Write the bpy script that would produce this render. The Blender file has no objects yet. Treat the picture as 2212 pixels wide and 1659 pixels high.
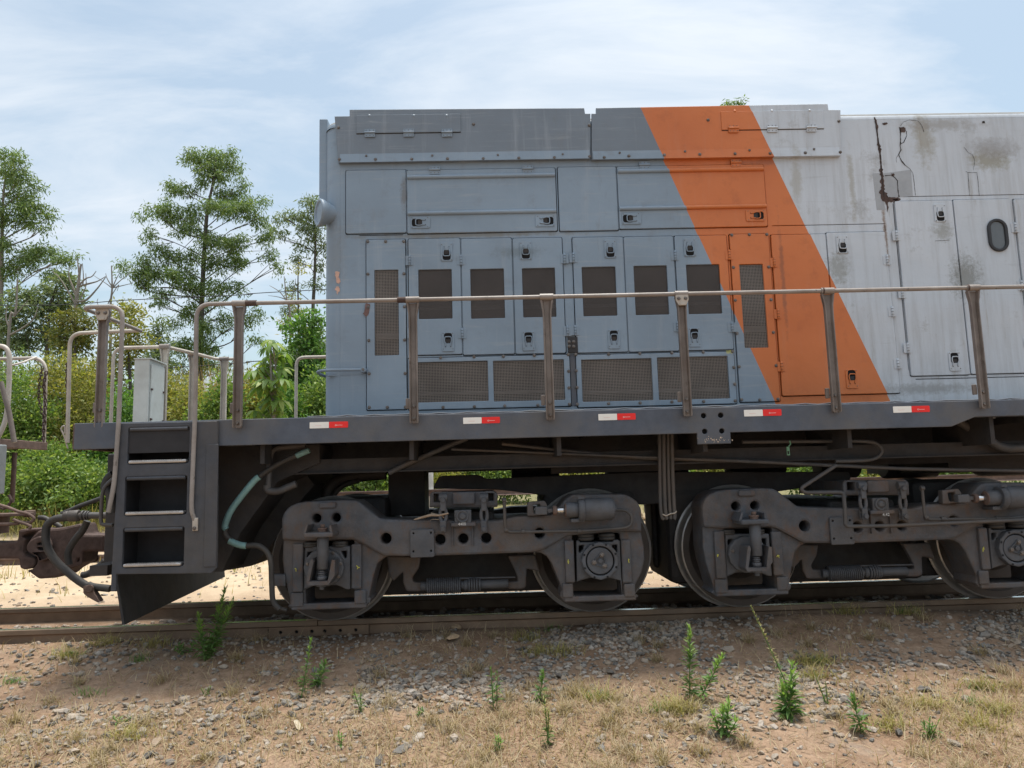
import bpy, bmesh, math, random
import numpy as np
from mathutils import Vector, Matrix
random.seed(7); RNG = np.random.default_rng(7)
PI = math.pi
scene = bpy.context.scene
COL = scene.collection

# ------------------------------------------------------------------ camera, world, sun, exposure
CAM_F, CAM_PITCH, CAM_ROLL, CAM_YAW = 1619.0, 0.12561, -0.02781, 0.02699   # focal length in units of a 2212 px wide frame
CAM_POS = Vector((0, -6.5, 1.03))
IW, IH = 2212.0, 1659.0
def _basis():
    cy, sy, cp, sp = math.cos(CAM_YAW), math.sin(CAM_YAW), math.cos(CAM_PITCH), math.sin(CAM_PITCH)
    f = Vector((sy*cp, cy*cp, sp)); r = Vector((cy, -sy, 0)); u = r.cross(f)
    cr, sr = math.cos(CAM_ROLL), math.sin(CAM_ROLL)
    return cr*r + sr*u, -sr*r + cr*u, f
CR, CU, CF = _basis()
cam_d = bpy.data.cameras.new('camera'); cam = bpy.data.objects.new('camera', cam_d); COL.objects.link(cam)
cam_d.sensor_width = 36; cam_d.lens = 36*CAM_F/IW; cam_d.clip_start = .05; cam_d.clip_end = 3000
M3 = Matrix((CR, CU, -CF)).transposed(); cam.matrix_world = Matrix.Translation(CAM_POS) @ M3.to_4x4()
scene.camera = cam

SUN_EL, SUN_AZ = math.radians(82), math.radians(40)      # azimuth measured from +y towards +x
SUN_DIR = Vector((math.sin(SUN_AZ)*math.cos(SUN_EL), math.cos(SUN_AZ)*math.cos(SUN_EL), math.sin(SUN_EL)))
sd = bpy.data.lights.new('sun', 'SUN'); sun = bpy.data.objects.new('sun', sd); COL.objects.link(sun)
sd.energy = 1.5; sd.angle = math.radians(11); sd.color = (1, .95, .87)
sun.rotation_euler = SUN_DIR.to_track_quat('Z', 'Y').to_euler(); sun.location = (0, 0, 40)

world = bpy.data.worlds.new('World'); scene.world = world; world.use_nodes = True
def build_world():
    nt = world.node_tree; N = nt.nodes; L = nt.links
    bg = N['Background']; bg.inputs['Strength'].default_value = .10
    sky = N.new('ShaderNodeTexSky'); sky.sky_type = 'NISHITA'; sky.sun_disc = False
    sky.sun_elevation = SUN_EL; sky.sun_rotation = SUN_AZ; sky.air_density = 1.2; sky.dust_density = 2.5; sky.ozone_density = 1.0
    tc = N.new('ShaderNodeTexCoord'); sep = N.new('ShaderNodeSeparateXYZ'); L.new(tc.outputs['Generated'], sep.inputs[0])
    def math_(op, a, b=None, clamp=False):
        n = N.new('ShaderNodeMath'); n.operation = op; n.use_clamp = clamp
        for i, v in enumerate((a, b)):
            if v is None: continue
            if isinstance(v, (int, float)): n.inputs[i].default_value = v
            else: L.new(v, n.inputs[i])
        return n.outputs[0]
    zz = math_('ADD', math_('MAXIMUM', sep.outputs[2], 0), .22)
    cx = math_('DIVIDE', sep.outputs[0], zz); cy = math_('DIVIDE', sep.outputs[1], zz)
    comb = N.new('ShaderNodeCombineXYZ'); L.new(cx, comb.inputs[0]); L.new(cy, comb.inputs[1])
    mp = N.new('ShaderNodeMapping'); L.new(comb.outputs[0], mp.inputs[0]); mp.inputs['Rotation'].default_value = (0, 0, .65); mp.inputs['Scale'].default_value = (.8, 1.9, 1); mp.inputs['Location'].default_value = (.6, 1.3, 0)
    n1 = N.new('ShaderNodeTexNoise'); L.new(mp.outputs[0], n1.inputs['Vector']); n1.inputs['Scale'].default_value = 1.6; n1.inputs['Detail'].default_value = 9; n1.inputs['Roughness'].default_value = .6; n1.inputs['Distortion'].default_value = .5
    n2 = N.new('ShaderNodeTexNoise'); L.new(comb.outputs[0], n2.inputs['Vector']); n2.inputs['Scale'].default_value = .7; n2.inputs['Detail'].default_value = 5
    s = math_('ADD', math_('MULTIPLY', math_('SUBTRACT', n1.outputs[0], .5), 1.7), math_('ADD', math_('MULTIPLY', math_('SUBTRACT', n2.outputs[0], .5), 1.3), .58))
    dv = N.new('ShaderNodeVectorMath'); dv.operation = 'DOT_PRODUCT'; L.new(tc.outputs['Generated'], dv.inputs[0]); dv.inputs[1].default_value = SUN_DIR
    glow = math_('POWER', math_('MAXIMUM', dv.outputs['Value'], 0), 5)
    s = math_('ADD', s, math_('MULTIPLY', glow, .30))
    ramp = N.new('ShaderNodeValToRGB'); L.new(s, ramp.inputs[0])
    ramp.color_ramp.elements[0].position = .37; ramp.color_ramp.elements[0].color = (.36, .36, .36, 1)
    ramp.color_ramp.elements[1].position = .82; ramp.color_ramp.elements[1].color = (1, 1, 1, 1)
    hz = math_('SUBTRACT', 1, math_('MULTIPLY', math_('MAXIMUM', sep.outputs[2], 0), 2.6), True)
    f = math_('MAXIMUM', ramp.outputs[0], math_('MULTIPLY', hz, .5), True)
    cl = N.new('ShaderNodeMix'); cl.data_type = 'RGBA'
    cl.inputs[6].default_value = (2.45, 2.68, 2.95, 1); cl.inputs[7].default_value = (3.05, 3.1, 3.2, 1); L.new(glow, cl.inputs[0])
    sk = N.new('ShaderNodeVectorMath'); sk.operation = 'MULTIPLY'; L.new(sky.outputs[0], sk.inputs[0]); sk.inputs[1].default_value = (.47, .52, .485)
    halo = math_('ADD', 1, math_('MULTIPLY', math_('POWER', math_('MAXIMUM', dv.outputs['Value'], 0), 9), 2.6))
    vs = N.new('ShaderNodeVectorMath'); vs.operation = 'SCALE'; L.new(cl.outputs[2], vs.inputs[0]); L.new(halo, vs.inputs['Scale'])
    mx = N.new('ShaderNodeMix'); mx.data_type = 'RGBA'; L.new(f, mx.inputs[0]); L.new(sk.outputs[0], mx.inputs[6]); L.new(vs.outputs[0], mx.inputs[7])
    L.new(mx.outputs[2], bg.inputs['Color'])
build_world()
scene.view_settings.view_transform = 'Standard'; scene.view_settings.look = 'None'
scene.view_settings.gamma = 1; scene.view_settings.exposure = 1.75; scene.view_settings.use_curve_mapping = False
scene.render.engine = 'CYCLES'; scene.cycles.max_bounces = 6; scene.cycles.diffuse_bounces = 4; scene.cycles.transparent_max_bounces = 16
scene.cycles.use_denoising = True; scene.cycles.use_adaptive_sampling = True

# ------------------------------------------------------------------ measuring: a point of the photo on a plane y = Y
def P(px, py, Y):
    d = CF + CR*((px-IW/2)/CAM_F) + CU*((IH/2-py)/CAM_F)
    t = (Y - CAM_POS.y)/d.y
    q = CAM_POS + d*t
    return q.x, q.z
def crop(x0, y0, s):
    return lambda x, y: ((x0+x/s)*.542157, (y0+y/s)*.542157)
c1, c2, c3, c4, c5 = crop(0,1100,1.6592), crop(0,1850,1.7015), crop(1000,1750,1.3012), crop(2500,1600,1.4), crop(1250,400,1.7696)
c6, c7, c8, c9, c10 = crop(2400,400,2.0109), crop(3200,400,2.3705), crop(1250,880,1.7696), crop(2250,880,1.8035), crop(3200,850,1.7466)
d1, d2, d3, d4 = crop(1080,1940,3.0722), crop(1700,1900,2.212), crop(3350,1880,3.0301), crop(0,1900,3.1896)
b3 = crop(0,500,1.6385)
def W(cr, x, y, Y):                 # crop pixel -> world point on plane Y
    px, py = cr(x, y); X, Z = P(px, py, Y); return Vector((X, Y, Z))
def XZ(cr, pts, Y):
    return [(lambda q: (q.x, q.z))(W(cr, x, y, Y)) for x, y in pts]
def rect(px0, py0, px1, py1, Y):    # upright rectangle on plane Y measured at its mid lines -> x0,z0,x1,z1
    xm, ym = (px0+px1)/2, (py0+py1)/2
    return P(px0, ym, Y)[0], P(xm, py1, Y)[1], P(px1, ym, Y)[0], P(xm, py0, Y)[1]

# ------------------------------------------------------------------ materials
MATS = {}
class NT:
    def __init__(s, name):
        s.m = bpy.data.materials.new(name); s.m.use_nodes = True; s.t = s.m.node_tree; s.N = s.t.nodes; s.L = s.t.links
        s.b = s.N['Principled BSDF']; MATS[name] = s.m
        s.geo = s.N.new('ShaderNodeNewGeometry'); s.pos = s.geo.outputs['Position']
    def link(s, v, inp):
        if isinstance(v, (int, float)): inp.default_value = v
        elif isinstance(v, tuple): inp.default_value = (*v, 1) if len(v) == 3 and inp.type == 'RGBA' else v
        else: s.L.new(v, inp)
    def math(s, op, a, b=0, clamp=False):
        n = s.N.new('ShaderNodeMath'); n.operation = op; n.use_clamp = clamp; s.link(a, n.inputs[0]); s.link(b, n.inputs[1]); return n.outputs[0]
    def scale(s, v):
        n = s.N.new('ShaderNodeMapping'); s.L.new(s.pos, n.inputs[0]); n.inputs['Scale'].default_value = v; return n.outputs[0]
    def noise(s, sc, det=5, rough=.55, stretch=None, dist=0):
        n = s.N.new('ShaderNodeTexNoise'); s.L.new(s.scale(stretch) if stretch else s.pos, n.inputs['Vector'])
        n.inputs['Scale'].default_value = sc; n.inputs['Detail'].default_value = det; n.inputs['Roughness'].default_value = rough; n.inputs['Distortion'].default_value = dist
        return n.outputs[0]
    def ramp(s, v, a, b):
        n = s.N.new('ShaderNodeMapRange'); n.clamp = True; s.link(v, n.inputs[0]); n.inputs[1].default_value = a; n.inputs[2].default_value = b; return n.outputs[0]
    def mix(s, f, a, b, mode='MIX'):
        n = s.N.new('ShaderNodeMix'); n.data_type = 'RGBA'; n.blend_type = mode; s.link(f, n.inputs[0]); s.link(a, n.inputs[6]); s.link(b, n.inputs[7]); return n.outputs[2]
    def bump(s, h, st, d=.01):
        n = s.N.new('ShaderNodeBump'); n.inputs['Strength'].default_value = st; n.inputs['Distance'].default_value = d; s.link(h, n.inputs['Height']); s.L.new(n.outputs[0], s.b.inputs['Normal'])
    def xyz(s):
        n = s.N.new('ShaderNodeSeparateXYZ'); s.L.new(s.pos, n.inputs[0]); return n.outputs
    def out(s, col, rough=.6, metal=0, spec=.4):
        s.link(col, s.b.inputs['Base Color']); s.link(rough, s.b.inputs['Roughness']); s.link(metal, s.b.inputs['Metallic']); s.link(spec, s.b.inputs['Specular IOR Level']); return s.m
def simple(name, c, rough=.6, var=.25, dirt=None, metal=0, nsc=9, bumpst=.15, spec=.35, rust=None, rlo=.62, rhi=.7):
    t = NT(name)
    n = t.noise(nsc, 6, .65); k = t.ramp(n, .3, .7)
    col = t.mix(k, tuple(x*(1-var) for x in c), tuple(min(1, x*(1+var)) for x in c))
    if dirt: col = t.mix(t.math('MULTIPLY', t.ramp(t.noise(2.3, 7, .7), .42, .68), .75), col, dirt)
    if rust: col = t.mix(t.ramp(t.noise(14, 8, .75, (1, 1, .55)), rlo, rhi), col, rust)
    t.bump(t.noise(60, 4, .6), bumpst, .006)
    return t.out(col, t.ramp(n, -.6, 1.2) if False else rough, metal, spec)

YH, YS, YB = -.95, -1.40, -1.08          # hood side, sill face, bogie frame face
def line_ab(p, q, Y):
    a, b = P(*p, Y), P(*q, Y); k = (b[0]-a[0])/(b[1]-a[1]); return a[0]-k*a[1], k
SA = line_ab((1380, 232), (1673, 868), YH); SB = line_ab((1613, 228), (1923, 866), YH)

def hood_paint(name, grey):
    t = NT(name); x, y, z = t.xyz()
    sa = t.math('GREATER_THAN', x, t.math('ADD', t.math('MULTIPLY', z, SA[1]), SA[0]))
    sb = t.math('GREATER_THAN', x, t.math('ADD', t.math('MULTIPLY', z, SB[1]), SB[0]))
    big = t.noise(1.1, 4, .6); fine = t.noise(7, 7, .7); streak = t.noise(5, 6, .7, (3.2, 3.2, .22)); hor = t.noise(3, 6, .75, (.5, .5, 9), .4)
    fade = t.ramp(streak, .56, .85)
    g = t.mix(t.ramp(big, .3, .7), tuple(c*.86 for c in grey), tuple(c*1.12 for c in grey))
    g = t.mix(t.math('MULTIPLY', fade, .6), g, (.31, .35, .39)); g = t.mix(t.math('MULTIPLY', t.ramp(fine, .56, .74), .45), g, (.17, .19, .21))
    o = t.mix(t.ramp(big, .3, .7), (.50, .142, .040), (.59, .178, .050)); o = t.mix(t.math('MULTIPLY', t.ramp(fine, .54, .74), .45), o, (.34, .10, .04))
    o = t.mix(t.math('MULTIPLY', fade, .45), o, (.50, .23, .13))
    w = t.mix(t.ramp(big, .3, .7), (.45, .505, .56), (.53, .58, .635)); w = t.mix(t.math('MULTIPLY', t.ramp(streak, .46, .74), .62), w, (.33, .35, .365))
    w = t.mix(t.math('MULTIPLY', t.ramp(t.noise(4, 7, .75, (4, 4, .3)), .60, .78), .8), w, (.24, .20, .135))
    w = t.mix(t.math('MULTIPLY', t.ramp(t.noise(2.2, 9, .8), .58, .74), .75), w, (.20, .195, .175))
    w = t.mix(t.math('MULTIPLY', t.ramp(hor, .60, .75), .4), w, (.27, .285, .295))
    w = t.mix(t.ramp(t.noise(24, 6, .8), .72, .78), w, (.16, .10, .06))
    g = t.mix(t.math('MULTIPLY', t.ramp(hor, .55, .70), .5), g, (.31, .345, .37))
    g = t.mix(t.math('MULTIPLY', t.ramp(t.noise(3, 8, .8, (2.5, 2.5, .5)), .60, .76), .55), g, (.15, .15, .145))
    def stain(px, py, rx, rz, c, w, k, sc=9):
        cx_, cz_ = P(px, py, YH); dx = t.math('DIVIDE', t.math('SUBTRACT', x, cx_), rx); dz = t.math('DIVIDE', t.math('SUBTRACT', z, cz_), rz)
        d = t.math('SQRT', t.math('ADD', t.math('MULTIPLY', dx, dx), t.math('MULTIPLY', dz, dz))); d = t.math('ADD', d, t.math('MULTIPLY', t.math('SUBTRACT', t.noise(sc*1.8, 9, .8), .5), 3.0))
        return t.mix(t.math('MULTIPLY', t.ramp(d, 1.05, .35), k), w, c)
    w = stain(2140, 345, .20, .10, (.27, .265, .215), w, .85, 7); w = stain(2145, 320, .22, .10, (.24, .235, .23), w, .6, 6); w = stain(1995, 300, .10, .22, (.29, .275, .22), w, .7); w = stain(2030, 270, .35, .06, (.27, .26, .24), w, .6)
    w = stain(2085, 600, .14, .20, (.16, .165, .145), w, .75, 22); w = stain(2035, 500, .08, .09, (.20, .20, .165), w, .6, 16); w = stain(1810, 580, .10, .16, (.21, .215, .19), w, .65, 18); w = stain(2000, 840, .5, .05, (.22, .225, .22), w, .6, 14)
    w = stain(1912, 500, .018, .28, (.20, .13, .08), w, .8, 12); w = stain(1660+60, 390, .05, .30, (.30, .28, .22), w, .5, 8); w = stain(1840, 400, .03, .30, (.26, .24, .18), w, .55, 8)
    g = stain(873, 420, .03, .16, (.13, .125, .12), g, .7, 10); g = stain(1000, 508, .9, .025, (.17, .165, .145), g, .75, 6); g = stain(1120, 545, .22, .05, (.12, .15, .16), g, .5, 20); g = stain(720, 560, .10, .3, (.19, .215, .235), g, .6, 5)
    o = stain(1690, 600, .02, .5, (.20, .075, .04), o, .6, 8); o = stain(1655, 350, .30, .035, (.27, .10, .05), o, .6, 8)
    col = t.mix(sb, t.mix(sa, g, o), w)
    col = t.mix(t.ramp(t.noise(38, 5, .8), .745, .77), col, (.10, .06, .045))
    t.bump(t.math('ADD', t.noise(2.2, 3, .5), t.math('MULTIPLY', t.noise(45, 4, .6), .05)), .40, .035)
    return t.out(col, t.ramp(fine, -.55, 1.75), 0, .45)
hood_m = hood_paint('hood_paint', (.210, .278, .350)); roof_m = hood_paint('roof_panel_paint', (.158, .195, .236))
sill_m = simple('sill_paint', (.078, .092, .118), .55, .16, (.12, .115, .11), rust=(.16, .12, .09), rlo=.72, rhi=.75)
step_m = simple('step_paint', (.058, .063, .074), .6, .2, (.09, .08, .07), rust=(.13, .085, .06), rlo=.71, rhi=.76)
iron_m = simple('bogie_iron', (.074, .080, .092), .6, .38, (.135, .102, .078), nsc=6, bumpst=.6, rust=(.115, .070, .048), rlo=.52, rhi=.70)
iron2_m = simple('bogie_iron_grey', (.084, .090, .102), .55, .25, (.085, .075, .068), nsc=8, bumpst=.5, rust=(.10, .066, .05), rlo=.64, rhi=.74)
dark_m = simple('underframe_grime', (.038, .039, .042), .75, .3, (.058, .047, .04), bumpst=.3)
black_m = simple('recess_shade', (.010, .010, .011), .9, .1, bumpst=0)  # near-black standing in for the shade inside holes and recesses
pipe_m = simple('pipe_grime', (.072, .073, .076), .55, .25, (.10, .075, .055))
rubber_m = simple('rubber_hose', (.040, .039, .038), .6, .25, (.085, .075, .065), bumpst=.1)
cyan_m = simple('cyan_sleeve', (.22, .40, .40), .6, .2, (.10, .15, .15), nsc=14)
rail_paint_m = simple('worn_rail_paint', (.27, .245, .225), .45, .22, (.17, .13, .105), nsc=5, rust=(.065, .05, .036), rlo=.60, rhi=.68)
post_m = simple('worn_post_paint', (.19, .165, .148), .45, .3, (.12, .09, .07), nsc=5, rust=(.07, .046, .036), rlo=.58, rhi=.70)
cream_m = simple('cream_rail_paint', (.48, .445, .39), .5, .15, (.30, .24, .19), nsc=6, rust=(.12, .07, .05), rlo=.66, rhi=.74)
bolt_m = simple('bolt_steel', (.17, .155, .145), .4, .3, (.10, .075, .06), metal=.5, nsc=40)
rust_m = simple('rust', (.078, .054, .047), .85, .4, (.07, .04, .032), nsc=18, bumpst=.6)
rustlite_m = simple('rust_brown', (.145, .100, .082), .85, .35, (.09, .06, .05), nsc=12, bumpst=.4)
steel_m = simple('shiny_railhead', (.62, .63, .65), .2, .12, metal=.9, bumpst=.05)
worn_m = simple('worn_steel_edge', (.44, .43, .42), .34, .2, metal=.6, bumpst=.1)
box_m = simple('equipment_box_paint', (.56, .60, .58), .5, .08, (.42, .43, .40), rust=(.14, .09, .06), rlo=.74, rhi=.78)
white_m = simple('sticker_white', (.80, .79, .74), .4, .04, bumpst=0); red_m = simple('sticker_red', (.78, .025, .022), .35, .06, bumpst=0)
print_m = simple('sticker_print', (.75, .45, .42), .4, .02, bumpst=0)
chalk_m = simple('chalk', (.62, .62, .60), .9, .15, bumpst=0)
chipA_m = simple('primer_chip', (.55, .33, .26), .8, .2, (.62, .52, .42), nsc=20); chipB_m = simple('rust_chip', (.16, .10, .09), .85, .3, nsc=30)
crack_m = simple('crack_dark', (.030, .027, .025), .9, .2, bumpst=0)
glass_m = simple('porthole_glass', (.10, .115, .125), .12, .08, bumpst=0, spec=.6); gasket_m = simple('black_gasket', (.030, .032, .036), .5, .15)
green_m = simple('green_tag', (.16, .36, .24), .5, .1); wire_m = simple('cable_black', (.03, .03, .032), .6, .1)
yellow_m = simple('yellow_crayon', (.62, .60, .12), .8, .1, bumpst=0); putty_m = simple('putty_chips', (.52, .42, .32), .85, .25, nsc=50)
railside_m = simple('rail_side', (.20, .138, .092), .75, .25, (.14, .09, .06), nsc=5, bumpst=.4, rust=(.09, .055, .04), rlo=.62, rhi=.75)
railface_m = simple('rail_dark_head', (.15, .11, .078), .6, .25, (.22, .15, .095), nsc=5, bumpst=.2)
stickwood_m = simple('dead_wood', (.34, .26, .19), .9, .25, nsc=30)
concrete_m = simple('concrete_post', (.48, .47, .44), .8, .12)

def screen_mat(name, pitch, cover, c):
    t = NT(name); x, y, z = t.xyz()
    def lat(v):
        f = t.math('FRACT', t.math('DIVIDE', v, pitch)); return t.math('LESS_THAN', f, cover)
    a = t.math('MAXIMUM', lat(x), lat(z))
    tr = t.N.new('ShaderNodeBsdfTransparent'); ms = t.N.new('ShaderNodeMixShader'); t.L.new(a, ms.inputs[0]); t.L.new(tr.outputs[0], ms.inputs[1]); t.L.new(t.b.outputs[0], ms.inputs[2])
    t.L.new(ms.outputs[0], t.N['Material Output'].inputs[0])
    return t.out(t.mix(t.ramp(t.noise(5, 5, .6), .35, .65), tuple(k*.8 for k in c), c), .5, .3)
mesh_coarse_m = screen_mat('coarse_wire_mesh', .0115, .36, (.21, .185, .165)); mesh_fine_m = screen_mat('fine_wire_mesh', .0062, .46, (.088, .076, .070))
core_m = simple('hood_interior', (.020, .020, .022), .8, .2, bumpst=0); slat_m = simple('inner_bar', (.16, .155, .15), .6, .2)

def leaf_mat(name, cols, trans=.35, rough=.5):
    t = NT(name); r = t.N.new('ShaderNodeValToRGB'); t.L.new(t.geo.outputs['Random Per Island'], r.inputs[0])
    e = r.color_ramp.elements
    while len(e) < len(cols): e.new(.5)
    for i, c in enumerate(cols): e[i].position = i/(len(cols)-1); e[i].color = (*c, 1)
    tl = t.N.new('ShaderNodeBsdfTranslucent'); ms = t.N.new('ShaderNodeMixShader'); ms.inputs[0].default_value = trans
    t.L.new(t.mix(1.0, r.outputs[0], (1.25, 1.3, .6), 'MULTIPLY'), tl.inputs[0]); t.L.new(t.b.outputs[0], ms.inputs[1]); t.L.new(tl.outputs[0], ms.inputs[2]); t.L.new(ms.outputs[0], t.N['Material Output'].inputs[0])
    return t.out(r.outputs[0], rough, 0, .3)
def g3(s, c): return tuple(k*s for k in c)
euc_m = leaf_mat('eucalyptus_leaf', [(.089, .149, .059), (.149, .226, .079), (.238, .298, .109)])
euc2_m = leaf_mat('eucalyptus_leaf_dull', [(.099, .153, .081), (.161, .211, .110), (.241, .282, .153)])
bush_m = leaf_mat('bush_leaf', [(0.089, 0.16, 0.04), (0.153, 0.242, 0.064), (0.271, 0.334, 0.091)], .4)
bush2_m = leaf_mat('bush_leaf_yellowish', [(0.158, 0.189, 0.051), (0.265, 0.271, 0.073), (0.372, 0.329, 0.109)], .4)
bush3_m = leaf_mat('bush_leaf_fresh', [(0.064, 0.145, 0.035), (0.105, 0.223, 0.05), (0.17, 0.288, 0.072)], .4)
yel_m = leaf_mat('yellow_tree_leaf', [(.11, .135, .035), (.15, .165, .042), (.215, .19, .05)], .35)
drygrass_m = leaf_mat('dry_grass', [(.22, .145, .08), (.34, .26, .15), (.46, .38, .25), (.30, .25, .18), (.40, .31, .17)], .25, .8)
strawg_m = leaf_mat('yellow_grass', [(.30, .255, .10), (.40, .335, .15), (.24, .25, .085)], .3, .8)
weed_m = leaf_mat('weed_leaf', [(.10, .185, .06), (.13, .23, .07), (.17, .28, .085)], .35)
weedtop_m = leaf_mat('weed_leaf_upper', [(.19, .31, .08), (.24, .37, .10)], .4); weedflower_m = leaf_mat('weed_seedhead', [(.28, .27, .11), (.36, .33, .16)], .3)  # paler green for the upper leaves of some weeds, then the seed heads
litter_m = leaf_mat('yellow_litter', [(.40, .35, .13), (.46, .41, .18), (.34, .27, .12)], .15, .8)
bark_m = simple('bark', (.085, .075, .066), .9, .3, nsc=5, bumpst=.5); barkpale_m = simple('bark_pale', (.22, .20, .175), .9, .25, nsc=5, bumpst=.5)
def stone_mat():
    t = NT('ballast_stone'); r = t.N.new('ShaderNodeValToRGB'); 
    oi = t.N.new('ShaderNodeObjectInfo'); rnd = t.math('FRACT', t.math('ADD', t.geo.outputs['Random Per Island'], oi.outputs['Random']))
    t.L.new(rnd, r.inputs[0]); e = r.color_ramp.elements
    cols = [(.11, .105, .10), (.20, .19, .175), (.29, .27, .24), (.34, .27, .20), (.42, .385, .345), (.26, .195, .145)]
    while len(e) < len(cols): e.new(.5)
    for i, c in enumerate(cols): e[i].position = i/(len(cols)-1); e[i].color = (*c, 1)
    col = t.mix(t.ramp(t.noise(45, 5, .7), .35, .7), t.mix(1.0, r.outputs[0], (.78, .76, .74), 'MULTIPLY'), r.outputs[0])
    col = t.mix(t.math('MULTIPLY', t.ramp(t.noise(9, 5, .7), .48, .7), .6), col, (.27, .19, .125))
    t.bump(t.noise(90, 5, .65), .5, .01); return t.out(col, .85, 0, .2)
stone_m = stone_mat(); tanstone_m = simple('tan_rock', (.40, .285, .18), .9, .2, nsc=25, bumpst=.5)
def soil_mat():
    t = NT('soil'); x, y, z = t.xyz()
    n = t.noise(1.3, 8, .65); f = t.noise(18, 8, .7)
    c = t.mix(t.ramp(n, .35, .65), (.262, .170, .112), (.345, .245, .170)); c = t.mix(t.ramp(f, .4, .72), c, (.175, .115, .075))
    c = t.mix(t.math('MULTIPLY', t.ramp(t.noise(55, 6, .75), .55, .68), .8), c, (.12, .08, .055)); c = t.mix(t.math('MULTIPLY', t.ramp(t.noise(70, 4, .7), .60, .70), .7), c, (.42, .34, .245)); c = t.mix(t.math('MULTIPLY', t.ramp(t.noise(3.1, 6, .7), .55, .72), .7), c, (.24, .205, .17))
    c = t.mix(t.math('MULTIPLY', t.ramp(t.noise(2.4, 9, .7, None, .6), .50, .64), .75), c, (.165, .10, .062)); far = t.ramp(y, 1.2, 3.0); c = t.mix(far, c, t.mix(t.ramp(n, .4, .6), (.38, .29, .195), (.47, .37, .26)))
    oil = t.math('MULTIPLY', t.ramp(t.math('ABSOLUTE', y), .9, .35), t.math('MULTIPLY', t.ramp(t.noise(1.6, 6, .7), .34, .6), t.ramp(x, -2.6, -1.4)))
    c = t.mix(t.math('MULTIPLY', oil, .85), c, (.060, .047, .038))
    veg = t.math('MULTIPLY', t.ramp(y, 7.5, 10), .85); c = t.mix(veg, c, (.12, .12, .05))
    t.bump(t.math('ADD', f, t.math('MULTIPLY', t.noise(90, 5, .7), .4)), .7, .02); return t.out(c, .95, 0, .15)
soil_m = soil_mat()

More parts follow.
